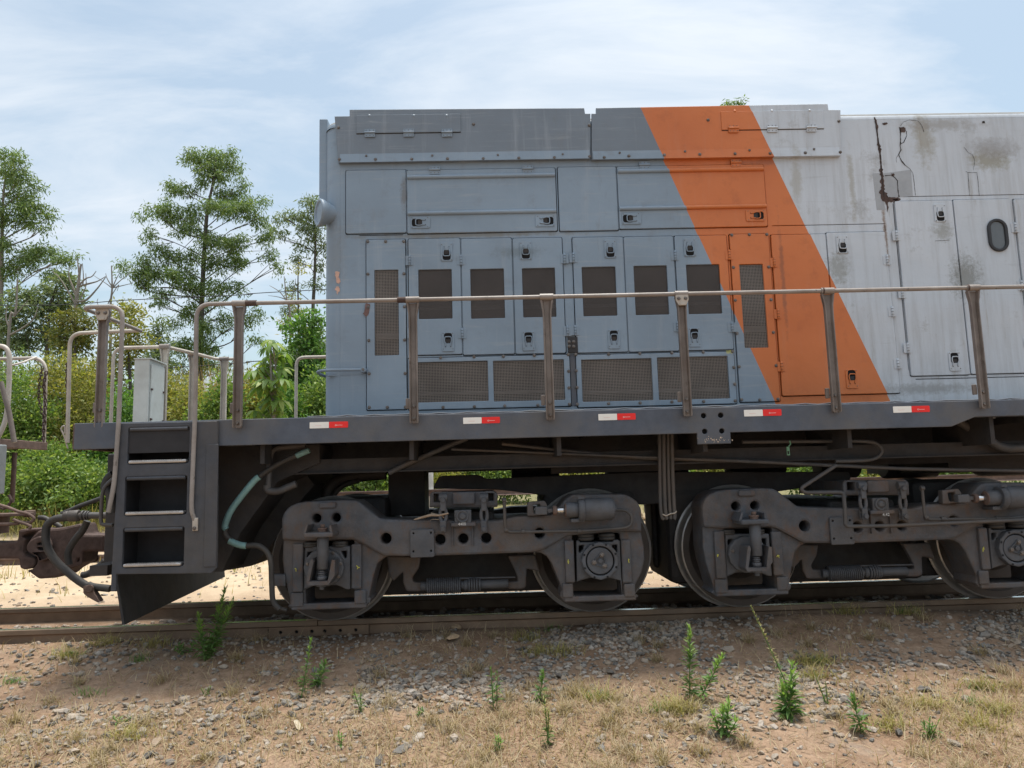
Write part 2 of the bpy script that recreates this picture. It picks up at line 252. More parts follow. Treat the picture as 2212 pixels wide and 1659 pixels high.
# ------------------------------------------------------------------ mesh helpers
class MB:
    def __init__(s): s.v, s.f, s.m, s.sm = [], [], [], []
    def add(s, vs, fs, m=0, smooth=False):
        o = len(s.v); s.v += [tuple(v) for v in vs]; s.f += [tuple(i+o for i in f) for f in fs]; s.m += [m]*len(fs); s.sm += [smooth]*len(fs); return s
    def box(s, x0, x1, y0, y1, z0, z1, m=0, bev=0, mat=None):
        x0, x1 = sorted((x0, x1)); y0, y1 = sorted((y0, y1)); z0, z1 = sorted((z0, z1))
        if bev <= 0:
            vs = [(x, y, z) for z in (z0, z1) for y in (y0, y1) for x in (x0, x1)]
            fs = [(0,2,3,1), (4,5,7,6), (0,1,5,4), (2,6,7,3), (0,4,6,2), (1,3,7,5)]
        else:
            b = min(bev, (x1-x0)/2.01, (y1-y0)/2.01, (z1-z0)/2.01)
            bm = bmesh.new(); bmesh.ops.create_cube(bm, size=1)
            for v in bm.verts: v.co = (x0+(v.co.x+.5)*(x1-x0), y0+(v.co.y+.5)*(y1-y0), z0+(v.co.z+.5)*(z1-z0))
            bmesh.ops.bevel(bm, geom=list(bm.edges), offset=b, segments=2, affect='EDGES', profile=.5)
            bm.verts.index_update(); vs = [v.co.copy() for v in bm.verts]; fs = [[v.index for v in f.verts] for f in bm.faces]; bm.free()
        if mat is not None: vs = [mat @ Vector(v) for v in vs]
        return s.add(vs, fs, m)
    def tube(s, pts, r, seg=10, m=0, cap=True):
        pts = [Vector(p) for p in pts]; n = len(pts); rs = r if isinstance(r, (list, tuple)) else [r]*n
        tg = [((pts[min(i+1, n-1)]-pts[max(i-1, 0)]).normalized()) for i in range(n)]
        a = tg[0].orthogonal().normalized(); vs = []; fs = []
        for i in range(n):
            a = (a - tg[i]*a.dot(tg[i])).normalized(); b = tg[i].cross(a)
            vs += [pts[i] + (a*math.cos(2*PI*k/seg)+b*math.sin(2*PI*k/seg))*rs[i] for k in range(seg)]
        for i in range(n-1):
            for k in range(seg): fs.append((i*seg+k, i*seg+(k+1) % seg, (i+1)*seg+(k+1) % seg, (i+1)*seg+k))
        s.add(vs, fs, m, True)
        if cap: s.add(vs[:seg], [tuple(range(seg))[::-1]], m); s.add(vs[-seg:], [tuple(range(seg))], m)
        return s
    def lathe(s, prof, origin, axis, seg=24, m=0, smooth=True, cap=True):     # prof: (distance along axis, radius)
        ax = Vector(axis).normalized(); a = ax.orthogonal().normalized(); b = ax.cross(a); o = Vector(origin); vs = []; fs = []
        for d, r in prof: vs += [o+ax*d+(a*math.cos(2*PI*k/seg)+b*math.sin(2*PI*k/seg))*max(r, 1e-5) for k in range(seg)]
        for i in range(len(prof)-1):
            for k in range(seg): fs.append((i*seg+k, i*seg+(k+1) % seg, (i+1)*seg+(k+1) % seg, (i+1)*seg+k))
        s.add(vs, fs, m, smooth)
        if cap: s.add(vs[:seg], [tuple(range(seg))[::-1]], m); s.add(vs[-seg:], [tuple(range(seg))], m)
        return s
    def cyl(s, a, b, r, seg=16, m=0, r2=None):
        a, b = Vector(a), Vector(b); L = (b-a).length; r2 = r if r2 is None else r2; e = min(r*.12, L*.2)
        return s.lathe([(0, r-e), (e, r), (L-e, r2), (L, r2-e)], a, b-a, seg, m)
    def prism(s, poly, y0, y1, m=0):
        y0, y1 = min(y0, y1), max(y0, y1); n = len(poly)
        if sum(poly[i][0]*poly[(i+1) % n][1]-poly[(i+1) % n][0]*poly[i][1] for i in range(n)) < 0: poly = poly[::-1]
        vs = [(x, y0, z) for x, z in poly]+[(x, y1, z) for x, z in poly]
        fs = [tuple(range(n)), tuple(range(2*n-1, n-1, -1))]+[(i, i+n, (i+1) % n+n, (i+1) % n) for i in range(n)]
        return s.add(vs, fs, m)
    def plate(s, outline, holes, y, th, bev=.004, m=0):             # xz plate with holes: front face at y, thickness th behind it
        cu = bpy.data.curves.new('tmp', 'CURVE'); cu.dimensions = '2D'; cu.fill_mode = 'BOTH'
        for poly in [outline]+list(holes):
            sp = cu.splines.new('POLY'); sp.points.add(len(poly)-1); sp.use_cyclic_u = True
            for q, p in zip(sp.points, poly): q.co = (p[0], p[1], 0, 1)
        bev = min(bev, th*.4)
        cu.extrude = th/2-bev; cu.bevel_depth = bev; cu.bevel_resolution = 1; cu.offset = -bev
        ob = bpy.data.objects.new('tmp', cu); COL.objects.link(ob); dg = bpy.context.evaluated_depsgraph_get()
        me = bpy.data.meshes.new_from_object(ob.evaluated_get(dg))
        vs = [(v.co.x, y+th/2-v.co.z, v.co.y) for v in me.vertices]; fs = [tuple(p.vertices) for p in me.polygons]
        bpy.data.objects.remove(ob); bpy.data.curves.remove(cu); bpy.data.meshes.remove(me)
        return s.add(vs, fs, m)
    def mesh(s, name, mats):
        me = bpy.data.meshes.new(name); me.from_pydata(s.v, [], s.f)
        for m in (mats if isinstance(mats, (list, tuple)) else [mats]): me.materials.append(m)
        me.polygons.foreach_set('material_index', s.m); me.polygons.foreach_set('use_smooth', s.sm); me.update(); return me
    def build(s, name, mats, parent=None, **kw): return put(name, s.mesh(name, mats), parent, **kw)
def put(name, me, parent=None, loc=None, rot=None, scale=None, **kw):
    o = bpy.data.objects.new(name, me); COL.objects.link(o)
    if parent is not None:
        o.parent = parent
    if loc is not None: o.location = loc
    if rot is not None: o.rotation_euler = rot
    if scale is not None: o.scale = scale
    for k, v in kw.items(): o[k] = v
    return o
def thing(name, label, cat, loc=(0, 0, 0), group=None, kind=None):
    o = bpy.data.objects.new(name, None); COL.objects.link(o); o.empty_display_size = .1
    if label: o['label'] = label
    if cat: o['category'] = cat
    if group: o['group'] = group
    if kind: o['kind'] = kind
    return o
def circle(x, z, r, n=18): return [(x+r*math.cos(2*PI*k/n), z+r*math.sin(2*PI*k/n)) for k in range(n)]
def rrect(x0, z0, x1, z1, r=.01, n=3):
    r = min(r, abs(x1-x0)/2.01, abs(z1-z0)/2.01); out = []
    for cx, cz, a in ((x1-r, z1-r, 0), (x0+r, z1-r, 90), (x0+r, z0+r, 180), (x1-r, z0+r, 270)):
        out += [(cx+r*math.cos(math.radians(a+90*k/n)), cz+r*math.sin(math.radians(a+90*k/n))) for k in range(n+1)]
    return out
def rpoly(poly, r, n=4):                                            # round the corners of a polygon
    out = []; N = len(poly)
    for i in range(N):
        p = Vector(poly[i]); a = Vector(poly[i-1])-p; b = Vector(poly[(i+1) % N])-p
        la, lb = a.length, b.length; rr = min(r, la*.45, lb*.45); p0, p1 = p+a/la*rr, p+b/lb*rr
        for k in range(n+1):
            t = k/n; q = p0*(1-t)**2+p*2*t*(1-t)+p1*t*t; out.append((q.x, q.y))
    return out
def smooth(pts, n=6):                                               # Catmull-Rom
    pts = [Vector(p) for p in pts]; out = []
    for i in range(len(pts)-1):
        p0, p1, p2, p3 = pts[max(i-1, 0)], pts[i], pts[i+1], pts[min(i+2, len(pts)-1)]
        for k in range(n):
            t = k/n; out.append(.5*((2*p1)+(p2-p0)*t+(2*p0-5*p1+4*p2-p3)*t*t+(3*p1-p0-3*p2+p3)*t**3))
    return out+[pts[-1]]
def bend(pts, r=.06, n=5):                                          # straight runs with rounded bends
    pts = [Vector(p) for p in pts]; out = [pts[0]]
    for i in range(1, len(pts)-1):
        p = pts[i]; a = pts[i-1]-p; b = pts[i+1]-p; ra, rb = min(r, a.length*.45), min(r, b.length*.45); p0, p1 = p+a.normalized()*ra, p+b.normalized()*rb
        out += [p0*(1-k/n)**2+p*2*(k/n)*(1-k/n)+p1*(k/n)**2 for k in range(n+1)]
    return out+[pts[-1]]

wheel_m = simple('wheel_steel', (.07, .062, .058), .6, .25, (.075, .06, .05), nsc=5, bumpst=.2)
greybox_m = simple('grey_box_paint', (.22, .24, .25), .6, .15)
well_m = simple('step_well_shade', (.028, .028, .031), .7, .2)  # darker than the step paint, with the shade of the wells in the colour
rooftop_m = simple('dimmed_roof', (.20, .20, .195), .9, .2)  # roof colour darkened to hold down the sunlight on its edge
patch_m = simple('repaint_patch', (.33, .355, .38), .5, .12)
# ------------------------------------------------------------------ the locomotive
LOCO = thing('locomotive', 'grey, orange and white diesel locomotive with long handrail standing on the near track', 'locomotive')
XR = 7.6                                                             # right end of what is built
xL = P(700, 700, YH+.05)[0]; RC = .13; ZT = 3.84; ZD = 1.48
xC = xL+RC
# latch, hinge and bolt meshes, shared by all copies
def latch_mesh():
    m = MB(); m.plate(rrect(-.046, -.073, .046, .073, .012), [rrect(-.030, -.066, .030, .012, .016)[::-1]], -.007, .007, .002, 0)
    m.box(-.031, .031, -.002, 0, -.067, .013, 1); m.box(-.021, .021, -.005, -.002, -.020, .010, 2, .002)  # flat black face gives the cup the shade of a recess
    m.tube(bend([(-.019, -.010, .036), (-.019, -.012, .012), (-.027, -.015, -.004), (-.024, -.016, -.036), (.024, -.016, -.036), (.027, -.015, -.004), (.019, -.012, .012), (.019, -.010, .036)], .012, 3), .0042, 6, 0)
    for s in (-1, 1):
        m.box(s*.019-.004, s*.019+.004, -.0085, -.006, .026, .040, 1)
        for z in (.055, -.064): m.cyl((s*.036, -.007, z), (s*.036, -.0095, z), .0035, 6, 3)
    return m.mesh('latch', [hood_m, black_m, dark_m, bolt_m])
def hinge_mesh(double=False):
    m = MB(); w = .031
    m.plate(rrect(-w, -.037, -.005, .037, .005), [], -.004, .004, .0012, 0); m.plate(rrect(.005, -.037, w, .037, .005), [], -.004, .004, .0012, 0)
    m.cyl((0, -.007, -.040), (0, -.007, .040), .0085, 10, 0)
    for z in (-.022, 0, .022): m.cyl((0, -.007, z-.0015), (0, -.007, z+.0015), .0092, 10, 1)
    m.box(-.005, .005, -.001, 0, -.040, .040, 1)
    return m.mesh('hinge', [hood_m, crack_m])
def hatch_hinge_mesh():
    m = MB(); m.plate(rrect(-.040, -.034, .040, -.002, .004), [], -.005, .005, .0012, 0); m.plate(rrect(-.040, .006, .040, .030, .004), [], -.004, .004, .0012, 0)
    m.cyl((-.042, -.008, .002), (.042, -.008, .002), .008, 10, 0); m.box(-.042, .042, -.002, 0, -.007, -.003, 1)
    for x in (-.028, 0, .028):
        for z in (-.022, .020): m.cyl((x, -.004, z), (x, -.0075, z), .0035, 6, 2)
    return m.mesh('hinge', [hood_m, crack_m, bolt_m])
def bolt_mesh():
    m = MB(); m.lathe([(0, .0135), (.0022, .0135), (.0024, .0105), (.009, .0100), (.011, .0075)], (0, 0, 0), (0, -1, 0), 6, 0, False); return m.mesh('bolt', [bolt_m])
def rivet_mesh():
    m = MB(); m.lathe([(0, .011), (.001, .011), (.0015, .008), (.004, .0055), (.0055, .002)], (0, 0, 0), (0, -1, 0), 8, 0); return m.mesh('bolt', [hood_m])
LATCH, HINGE, HHINGE, BOLT, RIVET = latch_mesh(), hinge_mesh(), hatch_hinge_mesh(), bolt_mesh(), rivet_mesh()
def latch_at(parent, q, rot=0, y=None): put('latch', LATCH, parent, (q[0], y, q[1]), (0, rot, 0))
DY = YH-.012                                                         # door faces stand 12 mm proud of the skin
skin_holes = []; doors = []
gap = .0055
def door(name, r, screens=(), y=DY, th=.03, rad=.012):
    x0, z0, x1, z1 = r
    skin_holes.append(rrect(x0-gap, z0-gap, x1+gap, z1+gap, rad)[::-1])
    m = MB(); m.plate(rrect(x0, z0, x1, z1, rad), [rrect(*s, .006)[::-1] for s in screens], y, th, .004)
    o = m.build(name, hood_m, LOCO)
    return o
def screen(parent, s, mat, y=DY+.012):
    x0, z0, x1, z1 = s
    MB().box(x0-.008, x1+.008, y, y+.002, z0-.008, z1+.008).build('wire_screen', mat, parent)
    MB().box(x0-.01, x1+.01, y+.010, y+.016, z0+(z1-z0)*.19, z0+(z1-z0)*.26).build('inner_bar', slat_m, parent)
def bolts(parent, pts, mesh=BOLT, y=DY):
    for q in pts: put('bolt', mesh, parent, (q[0], y, q[1]), (0, random.uniform(0, 1), 0))
# --- bolt-on screen panel at the left end
R_ = lambda *a: rect(*a, DY)
def panel_pts(cr, pts): return XZ(cr, pts, DY)
sA = R_(809, 583, 861, 767.6)
dA = door('screen_panel', R_(791.5, 517, 877, 885), [sA]); screen(dA, sA, mesh_coarse_m)
bolts(dA, panel_pts(c8, [(380,145),(507,145),(634,145),(382,375),(636,373),(384,608),(640,605),(388,843),(641,840),(391,1077),(645,1076),(391,1315),(519,1315),(647,1313)]))
# --- six screened doors
spec = [((883,515,996,766), (904,582,976.4,688.6)), ((998.5,514.5,1108.2,765.5), (1016.8,580.7,1089.6,687.6)), ((1110.8,513.5,1218,763.5), (1129,579,1200.3,685)),
        ((1241,512,1350.8,761), (1258.5,576.3,1331.5,682.4)), ((1353,510.5,1460.5,759), (1371,573.9,1443,680)), ((1463.5,508.5,1577,756), (1485,571.2,1557,678))]
lat = {0: [(964.7,544,0),(968,738.5,PI)], 2: [(1135.6,541,0),(1141.8,737,PI)], 3: [(1318,537.5,0),(1326.3,733,PI)], 5: [(1489.5,534.3,0),(1500,729,PI)]}
hin = {0: [(885,563),(889,720)], 1: [(996,562),(998.6,720.7)], 2: [(1219.5,559),(1226,715.5)], 3: [(1238.5,557),(1242.5,714)], 4: [(1458,552.3),(1463.5,706)], 5: [(1575,551),(1581,707)]}
for i, (d, s) in enumerate(spec):
    s = R_(*s); o = door('screened_door', R_(*d), [s]); screen(o, s, mesh_fine_m)
    for a, b, rt in lat.get(i, []): latch_at(o, P(a, b, DY), rt, DY)
    for a, b in hin[i]: q = P(a, b, DY); put('hinge', HINGE, o, (q[0], DY, q[1]))
# --- bottom double screen panels
for d, ss, bl, cr in (((882,770,1232,881.5), ((901,781,1054.5,868), (1066,778,1219.5,865.5)), [(895,965),(1130,958),(1337,955),(1555,948),(1795,942),(912,1315),(1133,1310),(1347,1305),(1580,1300),(1803,1293),(1798,1060),(1800,1178)], c8),
                      ((1246,763,1589,876), ((1257,775.5,1409.5,866.5), (1421.5,770.5,1574.5,862.5)), [(80,960),(315,958),(540,952),(770,948),(995,943),(1205,938),(90,1318),(315,1312),(542,1308),(770,1300),(998,1298),(1225,1293),(82,1077),(87,1197),(1215,1053),(1222,1173)], c9)):
    s2 = [R_(*s) for s in ss]; o = door('double_screen_panel', R_(*d), s2)
    for s in s2: screen(o, s, mesh_coarse_m)
    bolts(o, panel_pts(cr, bl))
# --- bolt-on screen panel beside the orange band
sB = R_(1603, 570.4, 1654, 751.3); dB = door('screen_panel', R_(1587.5, 505, 1673, 868), [sB]); screen(dB, sB, mesh_coarse_m)
bolts(dB, panel_pts(c9, [(1200,102),(1327,99),(1452,98),(1212,335),(1466,332),(1225,571),(1483,567),(1238,808),(1499,802),(1253,1047),(1519,1040),(1270,1284),(1402,1287),(1533,1282)]))
# --- plain doors to the right
o = door('hood_door', R_(1678, 506, 1797.2, 854)); 
for a, b in ((1672,567),(1680.5,678.6),(1688,792)): q = P(a, b, DY); put('hinge', HINGE, o, (q[0], DY, q[1]))
o = door('hood_door', R_(1799.5, 501, 1929, 851))
latch_at(o, P(1819, 528, DY), 0, DY); latch_at(o, P(1840, 818.5, DY), PI, DY)
for a, b in ((1916,562),(1927,673.5),(1939,786)): q = P(a, b, DY); put('hinge', HINGE, o, (q[0], DY, q[1]))
o = door('hood_door', R_(1951, 433, 2076.5, 811))
latch_at(o, P(2030, 460, DY), 0, DY); latch_at(o, P(2062, 781, DY), PI, DY)
for a, b in ((1936,509.6),(1948.5,634),(1960.5,752)): q = P(a, b, DY); put('hinge', HINGE, o, (q[0], DY, q[1]))
o = door('hood_door', R_(2079, 430, 2203, 807))
for a, b in ((2192.4,492.5),(2206,617),(2219,740)): q = P(a, b, DY); put('hinge', HINGE, o, (q[0], DY, q[1]))
q = P(2154.5, 508.5, DY); 
def oval(x, z, rx, h, n=12): return [(x+rx*math.cos(PI*k/n), z+h+rx*math.sin(PI*k/n)) for k in range(n+1)]+[(x-rx*math.cos(PI*k/n), z-h-rx*math.sin(PI*k/n)) for k in range(n+1)]
w = MB().plate(oval(q[0], q[1], .080, .052), [oval(q[0], q[1], .054, .055)[::-1]], DY-.016, .017, .006).build('porthole_window', gasket_m, o)
MB().plate(oval(q[0], q[1], .056, .056), [], DY-.004, .004, .001).build('pane', glass_m, w)
o = door('hood_door', (P(2206, 600, DY)[0]+.012, P(2140, 809, DY)[1], 5.4, P(2140, 431, DY)[1]))
# --- top-hinged hatches with round bars
for r, bars, hs, ls in (((879.5,365,1201.5,501.5), (381,459), ((939,367.5),(1140,365.5)), ((908.5,481,PI/2),(1177,477.5,-PI/2))),
                        ((1335.5,357,1654,491.5), (368,448.5), ((1392,357),(1590,352)), ((1364,472.5,PI/2),(1631,466,-PI/2)))):
    rr = R_(*r); o = door('lift_up_hatch', rr)
    for b in bars:
        z = P((r[0]+r[2])/2, b, DY)[1]; MB().tube([(rr[0]+.004, DY-.004, z), (rr[2]-.004, DY-.004, z)], .016, 12).build('stiffening_bar', hood_m, o)
    for a, b in hs: q = P(a, b, DY); put('hinge', HHINGE, o, (q[0], DY, q[1]))
    for a, b, rt in ls: latch_at(o, P(a, b, DY), rt, DY)
door('side_panel', R_(747, 367, 877, 503.5)); door('side_panel', R_(1207, 360, 1333, 498))
# thin seams in the skin
def slot(px0, py0, px1, py1, hw=.0028):
    a, b = P(px0, py0, YH), P(px1, py1, YH); z = (a[1]+b[1])/2; x = (a[0]+b[0])/2
    skin_holes.append(rrect(a[0], z-hw, b[0], z+hw, .001, 1)[::-1] if abs(b[0]-a[0]) > abs(b[1]-a[1]) else rrect(x-hw, b[1], x+hw, a[1], .001, 1)[::-1])
slot(776, 508.5, 870, 507.5); slot(1668, 488, 1912, 483); slot(1942, 425, 2212, 420); slot(1978, 818, 2212, 815); slot(1912, 486, 1912, 499); slot(1946, 440, 1946, 800)
slot(705, 812, 786, 809)
ZS = ZT-.07
MB().plate([(xC, ZD-.1), (XR, ZD-.1), (XR, ZS), (xC, ZS)], skin_holes, YH, .022, .002).build('hood_side', hood_m, LOCO)
# rounded corner, end wall, roof and far side
m = MB(); arc = [(xC-RC*math.sin(a), YH+RC-RC*math.cos(a)) for a in [PI/2*k/10 for k in range(11)]]
def shell(prof, z0, z1, mb):
    n = len(prof); vs = [(x, y, z0) for x, y in prof]+[(x, y, z1) for x, y in prof]; mb.add(vs, [(i, i+n, i+n+1, i+1) for i in range(n-1)], 0, True)
shell(arc+[(xL, -YH-RC)]+[(xC-RC*math.cos(a), -YH-RC+RC*math.sin(a)) for a in [PI/2*k/8 for k in range(9)]]+[(XR, -YH)], ZD-.1, ZS, m)
m.build('hood_end', hood_m, LOCO)
m = MB(); prof = [(YH, ZS)]+[(YH+.07-.07*math.cos(a), ZS+.07*math.sin(a)) for a in [PI/2*k/6 for k in range(1, 7)]]+[(0, ZT+.02)]+[(-y, z) for y, z in ([(YH, ZS)]+[(YH+.07-.07*math.cos(a), ZS+.07*math.sin(a)) for a in [PI/2*k/6 for k in range(1, 7)]])[::-1]]
n = len(prof); xs = [XR]+[xL+.10]+[xL+.10-.10*math.sin(PI/2*k/6) for k in range(1, 7)]; vs = []
for i, x in enumerate(xs):
    k = 0 if i < 2 else (1-math.cos(PI/2*(i-1)/6))
    for y, z in prof: 
        d = max(0, abs(y)-(-YH-RC)) * (k*.9)
        vs.append((x, y-math.copysign(d, y) if d else y, ZS+(z-ZS)*(1-k)))
m.add(vs, [(i*n+j, i*n+j+1, (i+1)*n+j+1, (i+1)*n+j) for i in range(len(xs)-1) for j in range(n-1)], 0, True)
m.m = [0 if (f % (n-1)) in (0, 1, n-2, n-3) else 1 for f in range(len(m.f))]; m.build('hood_roof', [hood_m, rooftop_m], LOCO)
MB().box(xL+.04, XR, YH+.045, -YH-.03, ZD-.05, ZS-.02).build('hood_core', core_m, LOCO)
# --- roof side panels
YP = YH-.030
def roof_panel(poly, hatch, hinges, topb, low, plug, edge_bolts):
    pts = [P(x, y, YP) for x, y in poly]; zb = (pts[0][1]+pts[-1][1])/2; pts[0] = (pts[0][0], zb); pts[-1] = (pts[-1][0], zb)
    o = MB().plate(pts, [], YP, .028, .004).build('roof_side_panel', roof_m, LOCO)
    x0, x1 = pts[0][0], pts[-1][0]
    m = MB(); m.add([(x0+.012, YP-.001, zb+.07), (x1-.006, YP-.001, zb+.07), (x1-.006, YP-.009, zb), (x0+.012, YP-.009, zb), (x0+.012, YP, zb), (x1-.006, YP, zb), (x0+.012, YP, zb+.07), (x1-.006, YP, zb+.07)],
        [(3, 2, 1, 0), (4, 5, 2, 3), (0, 6, 4, 3), (1, 2, 5, 7)]); m.build('drip_flange', hood_m, o)
    h = rect(*hatch, YP); ho = MB().plate(rrect(*h, .004), [], YP-.007, .007, .002).build('access_plate', roof_m, o)
    m = MB().box(h[0], h[2], YP-.002, YP+.001, h[1]-.006, h[1]-.001).build('shadow_gap', crack_m, o)
    for a, b in hinges: q = P(a, b, YP); put('hinge', HHINGE, o, (q[0], YP-.006, q[1]))
    bolts(ho, [P(a, b, YP) for a, b in topb], RIVET, YP-.007)
    bolts(o, [P(a, b, YP) for a, b in low], BOLT, YP-.006)
    for a, b in plug: q = P(a, b, YP); put('bolt', BOLT, o, (q[0], YP, q[1]), None, (.9, 1, .9))
    bolts(o, [P(a, b, YP) for a, b in edge_bolts], BOLT, YP)
    return o
def pp(cr, L): return [cr(x, y) for x, y in L]
roof_panel([(731,348.3),(722.5,251),(755,250.5),(755,236.5),(1262,233),(1264,245),(1275.5,245),(1275.5,346.5)], (770,248,995,287), pp(c5, [(397,232),(670,230),(940,230)]), pp(c5, [(393,110),(706,110),(937,110)]),
           pp(c5, [(182,418),(436,418),(692,416),(944,414),(1195,413),(1446,409),(1696,405),(1945,398)]), pp(c5, [(371,392),(836,390),(1298,386),(1755,381)]), pp(c5, [(174,192),(1943,177),(1127,168)]))
roof_panel([(1278,347),(1278,245),(1287.5,245),(1287.5,233),(1788,224),(1790,237),(1816,237),(1816,335)], (1557.5,240,1778,279.5), pp(c6, [(1048,228),(1358,225),(1672,222)]), pp(c6, [(1060,88),(1356,87),(1658,84)]),
           pp(c6, [(14,460),(211,448),(495,441),(779,436),(1061,431),(1342,428),(1623,423),(1903,418)]), pp(c6, [(138,422),(662,411),(1178,402),(1695,393)]), pp(c6, [(847,158),(1895,167)]))
# four bolts on the pillar block, dark post below it
q = rect(1227, 728, 1248, 762, DY); o = MB().plate(rrect(q[0], q[1], q[2], q[3], .004), [], DY-.006, .02, .002).build('pillar_block', dark_m, LOCO)
bolts(o, XZ(c8, [(1800,853),(1832,853),(1800,885),(1832,886)], DY), BOLT, DY-.006)
q = rect(1233.5, 764, 1244.5, 877, DY); MB().box(q[0], q[2], YH-.004, YH+.004, q[1], q[3]).build('pillar_strip', sill_m, LOCO)
# curved grab iron round the corner
z = P(740, 802, YH)[1]; x1, x0 = P(786, 803, YH-.03)[0], P(681, 806, YH-.05)[0]
m = MB().tube(bend([(x1-.02, YH-.055, z), (x0+.06, YH-.075, z), (x0, YH-.02, z-.005), (x0+.02, YH+.18, z-.01), (xL+.03, YH+.22, z-.01)], .06), .011, 10)
m.cyl((x1, YH-.004, z), (x1, YH-.065, z), .022, 12); m.cyl((x1, YH-.066, z), (x1, YH-.078, z), .010, 6, 1)
m.build('grab_iron', [hood_m, bolt_m], LOCO)
# lamp on the rounded end and the number board frame beside it
q = P(689, 459, YH-.01); axd = Vector((-.86, -.50, 0)).normalized(); fc = Vector((q[0], YH-.01, q[1]))
MB().lathe([(-.22, .05), (-.12, .06), (-.06, .085), (-.02, .104), (0, .106), (.008, .100), (.006, .088), (-.004, .08)], fc, axd, 28).build('end_lamp', hood_m, LOCO)
za, zb = P(692, 288, YH+.35)[1], P(692, 470, YH+.35)[1]; MB().box(xL-.055, xL+.01, YH+.10, YH+.95, zb, za, 0, .008).build('number_board', hood_m, LOCO)
# wear with a shape of its own: primer chips, rust seam, cracks
def ribbon(pts, w, y, rough=.4, seed=1):
    rnd = random.Random(seed); a, b = [], []
    pts = [Vector((p[0], 0, p[1])) for p in pts]; fine = []
    for i in range(len(pts)-1):
        n = max(2, int((pts[i+1]-pts[i]).length/.012)); fine += [pts[i].lerp(pts[i+1], k/n) for k in range(n)]
    fine.append(pts[-1]); ws = w if callable(w) else (lambda t: w)
    for i, p in enumerate(fine):
        t = (fine[min(i+1, len(fine)-1)]-fine[max(i-1, 0)]); nrm = Vector((-t.z, 0, t.x)).normalized(); ww = ws(i/(len(fine)-1))
        a.append(p+nrm*ww*(1+rnd.uniform(-rough, rough))); b.append(p-nrm*ww*(1+rnd.uniform(-rough, rough)))
    n = len(fine); vs = [(p.x, y, p.z) for p in a]+[(p.x, y, p.z) for p in b]
    return MB().add(vs, [(i, i+1, n+i+1, n+i) for i in range(n-1)])
YC = YH-.0025
for k, pts in enumerate(([(752,690),(1018,655),(1036,905),(905,915),(760,925)], [(655,690),(735,685),(760,960),(780,1035),(695,1035)])):
    MB().plate(XZ(c7, pts, YH), [], YH-.0012, .002, .0003).build('repaint_patch', patch_m, LOCO)
seam = XZ(c7, [(672,160),(690,210),(700,330),(712,420),(728,520),(735,640),(745,760),(752,870),(770,930),(850,948)], YH)
def sw(t): return .005+.008*max(0, math.sin(t*23))*(1 if t > .1 else .5)+(.013 if t > .62 else 0)*min(1, (t-.62)*6)
ribbon(seam, sw, YC, .55, 3).build('rusted_seam', rust_m, LOCO)
ribbon(XZ(c7, [(850,950),(905,935),(760,925)], YH), .012, YC-.001, .5, 6).build('rusted_seam', rust_m, LOCO)
ribbon(XZ(c7, [(790,955),(795,1010),(793,1060)], YH), lambda t: .011*(1.05-t), YC-.001, .6, 8).build('rusted_seam', rust_m, LOCO)
ribbon(XZ(c7, [(672,160),(700,330),(728,520),(745,760),(765,930)], YH), .0028, YC-.0012, .7, 4).build('crack', crack_m, LOCO)
for k, (pts, w) in enumerate([([(1140,300),(1120,240),(1085,195),(1005,185),(945,205),(915,245)], .0014), ([(912,265),(918,300),(918,400),(915,430),(922,470),(902,515),(925,570),(965,615)], .0034), ([(975,290),(978,330),(950,395),(925,408)], .0022),
                              ([(965,615),(1010,650),(1035,690),(1045,760),(1060,900)], .0016), ([(770,712),(830,705),(860,725),(890,760),(893,840),(905,915)], .003), ([(1520,445),(1560,495),(1595,512),(1618,560),(1615,610),(1605,655)], .0012), ([(1535,672),(1555,683),(1560,760),(1572,900)], .0013), ([(1555,683),(1640,683),(1650,760),(1662,900)], .0013),
                              ([(880,590),(878,545),(898,512)], .0012), ([(1245,1328),(1380,1320)], .0013)]):
    ribbon(XZ(c7, pts, YH if k < 9 else DY), w, (YC if k < 9 else DY-.002), .6, 20+k).build('crack', crack_m, LOCO)
def blot(cr, pts, mat, y, name, seed=0, rough=.012):
    rnd = random.Random(seed); q = [Vector((a, b)) for a, b in XZ(cr, pts, YH)]; out = []
    for i in range(len(q)):
        a, b = q[i], q[(i+1) % len(q)]
        for k in range(4): p = a.lerp(b, k/4); out.append((p.x+rnd.uniform(-1, 1)*rough*.3, y, p.y+rnd.uniform(-1, 1)*rough*.3))
    MB().add(out, [tuple(range(len(out)))]).build(name, mat, LOCO)
blot(c7, [(905,255),(958,252),(970,285),(958,302),(920,300)], rust_m, YC, 'rust_hole', 1); blot(c7, [(745,215),(790,208),(795,222),(760,236)], rust_m, YC, 'rust_hole', 2); blot(c7, [(830,692),(858,690),(860,715),(835,716)], rust_m, YC, 'rust_hole', 3)
blot(c7, [(1688,198),(1712,196),(1716,215),(1692,218)], crack_m, YC, 'rust_hole', 4)
for k, pts in enumerate([[(155,358),(180,360),(178,395),(188,430),(180,445),(162,440),(160,400),(148,385)], [(158,462),(178,465),(186,490),(172,505),(170,520),(162,515),(162,495),(150,485)]]): blot(c8, pts, chipA_m, YC, 'paint_chip', 5+k)
blot(c8, [(368,585),(400,585),(398,610),(392,660),(370,680),(350,655),(365,620)], chipB_m, DY-.0015, 'paint_chip', 9)
for k in range(6): q = P(1570+k*2.1, 760+RNG.uniform(-1, 1), DY); MB().box(q[0]-.0015, q[0]+.0015, DY-.001, DY, q[1]-.012, q[1]+.012).build('crayon_mark', yellow_m, LOCO)

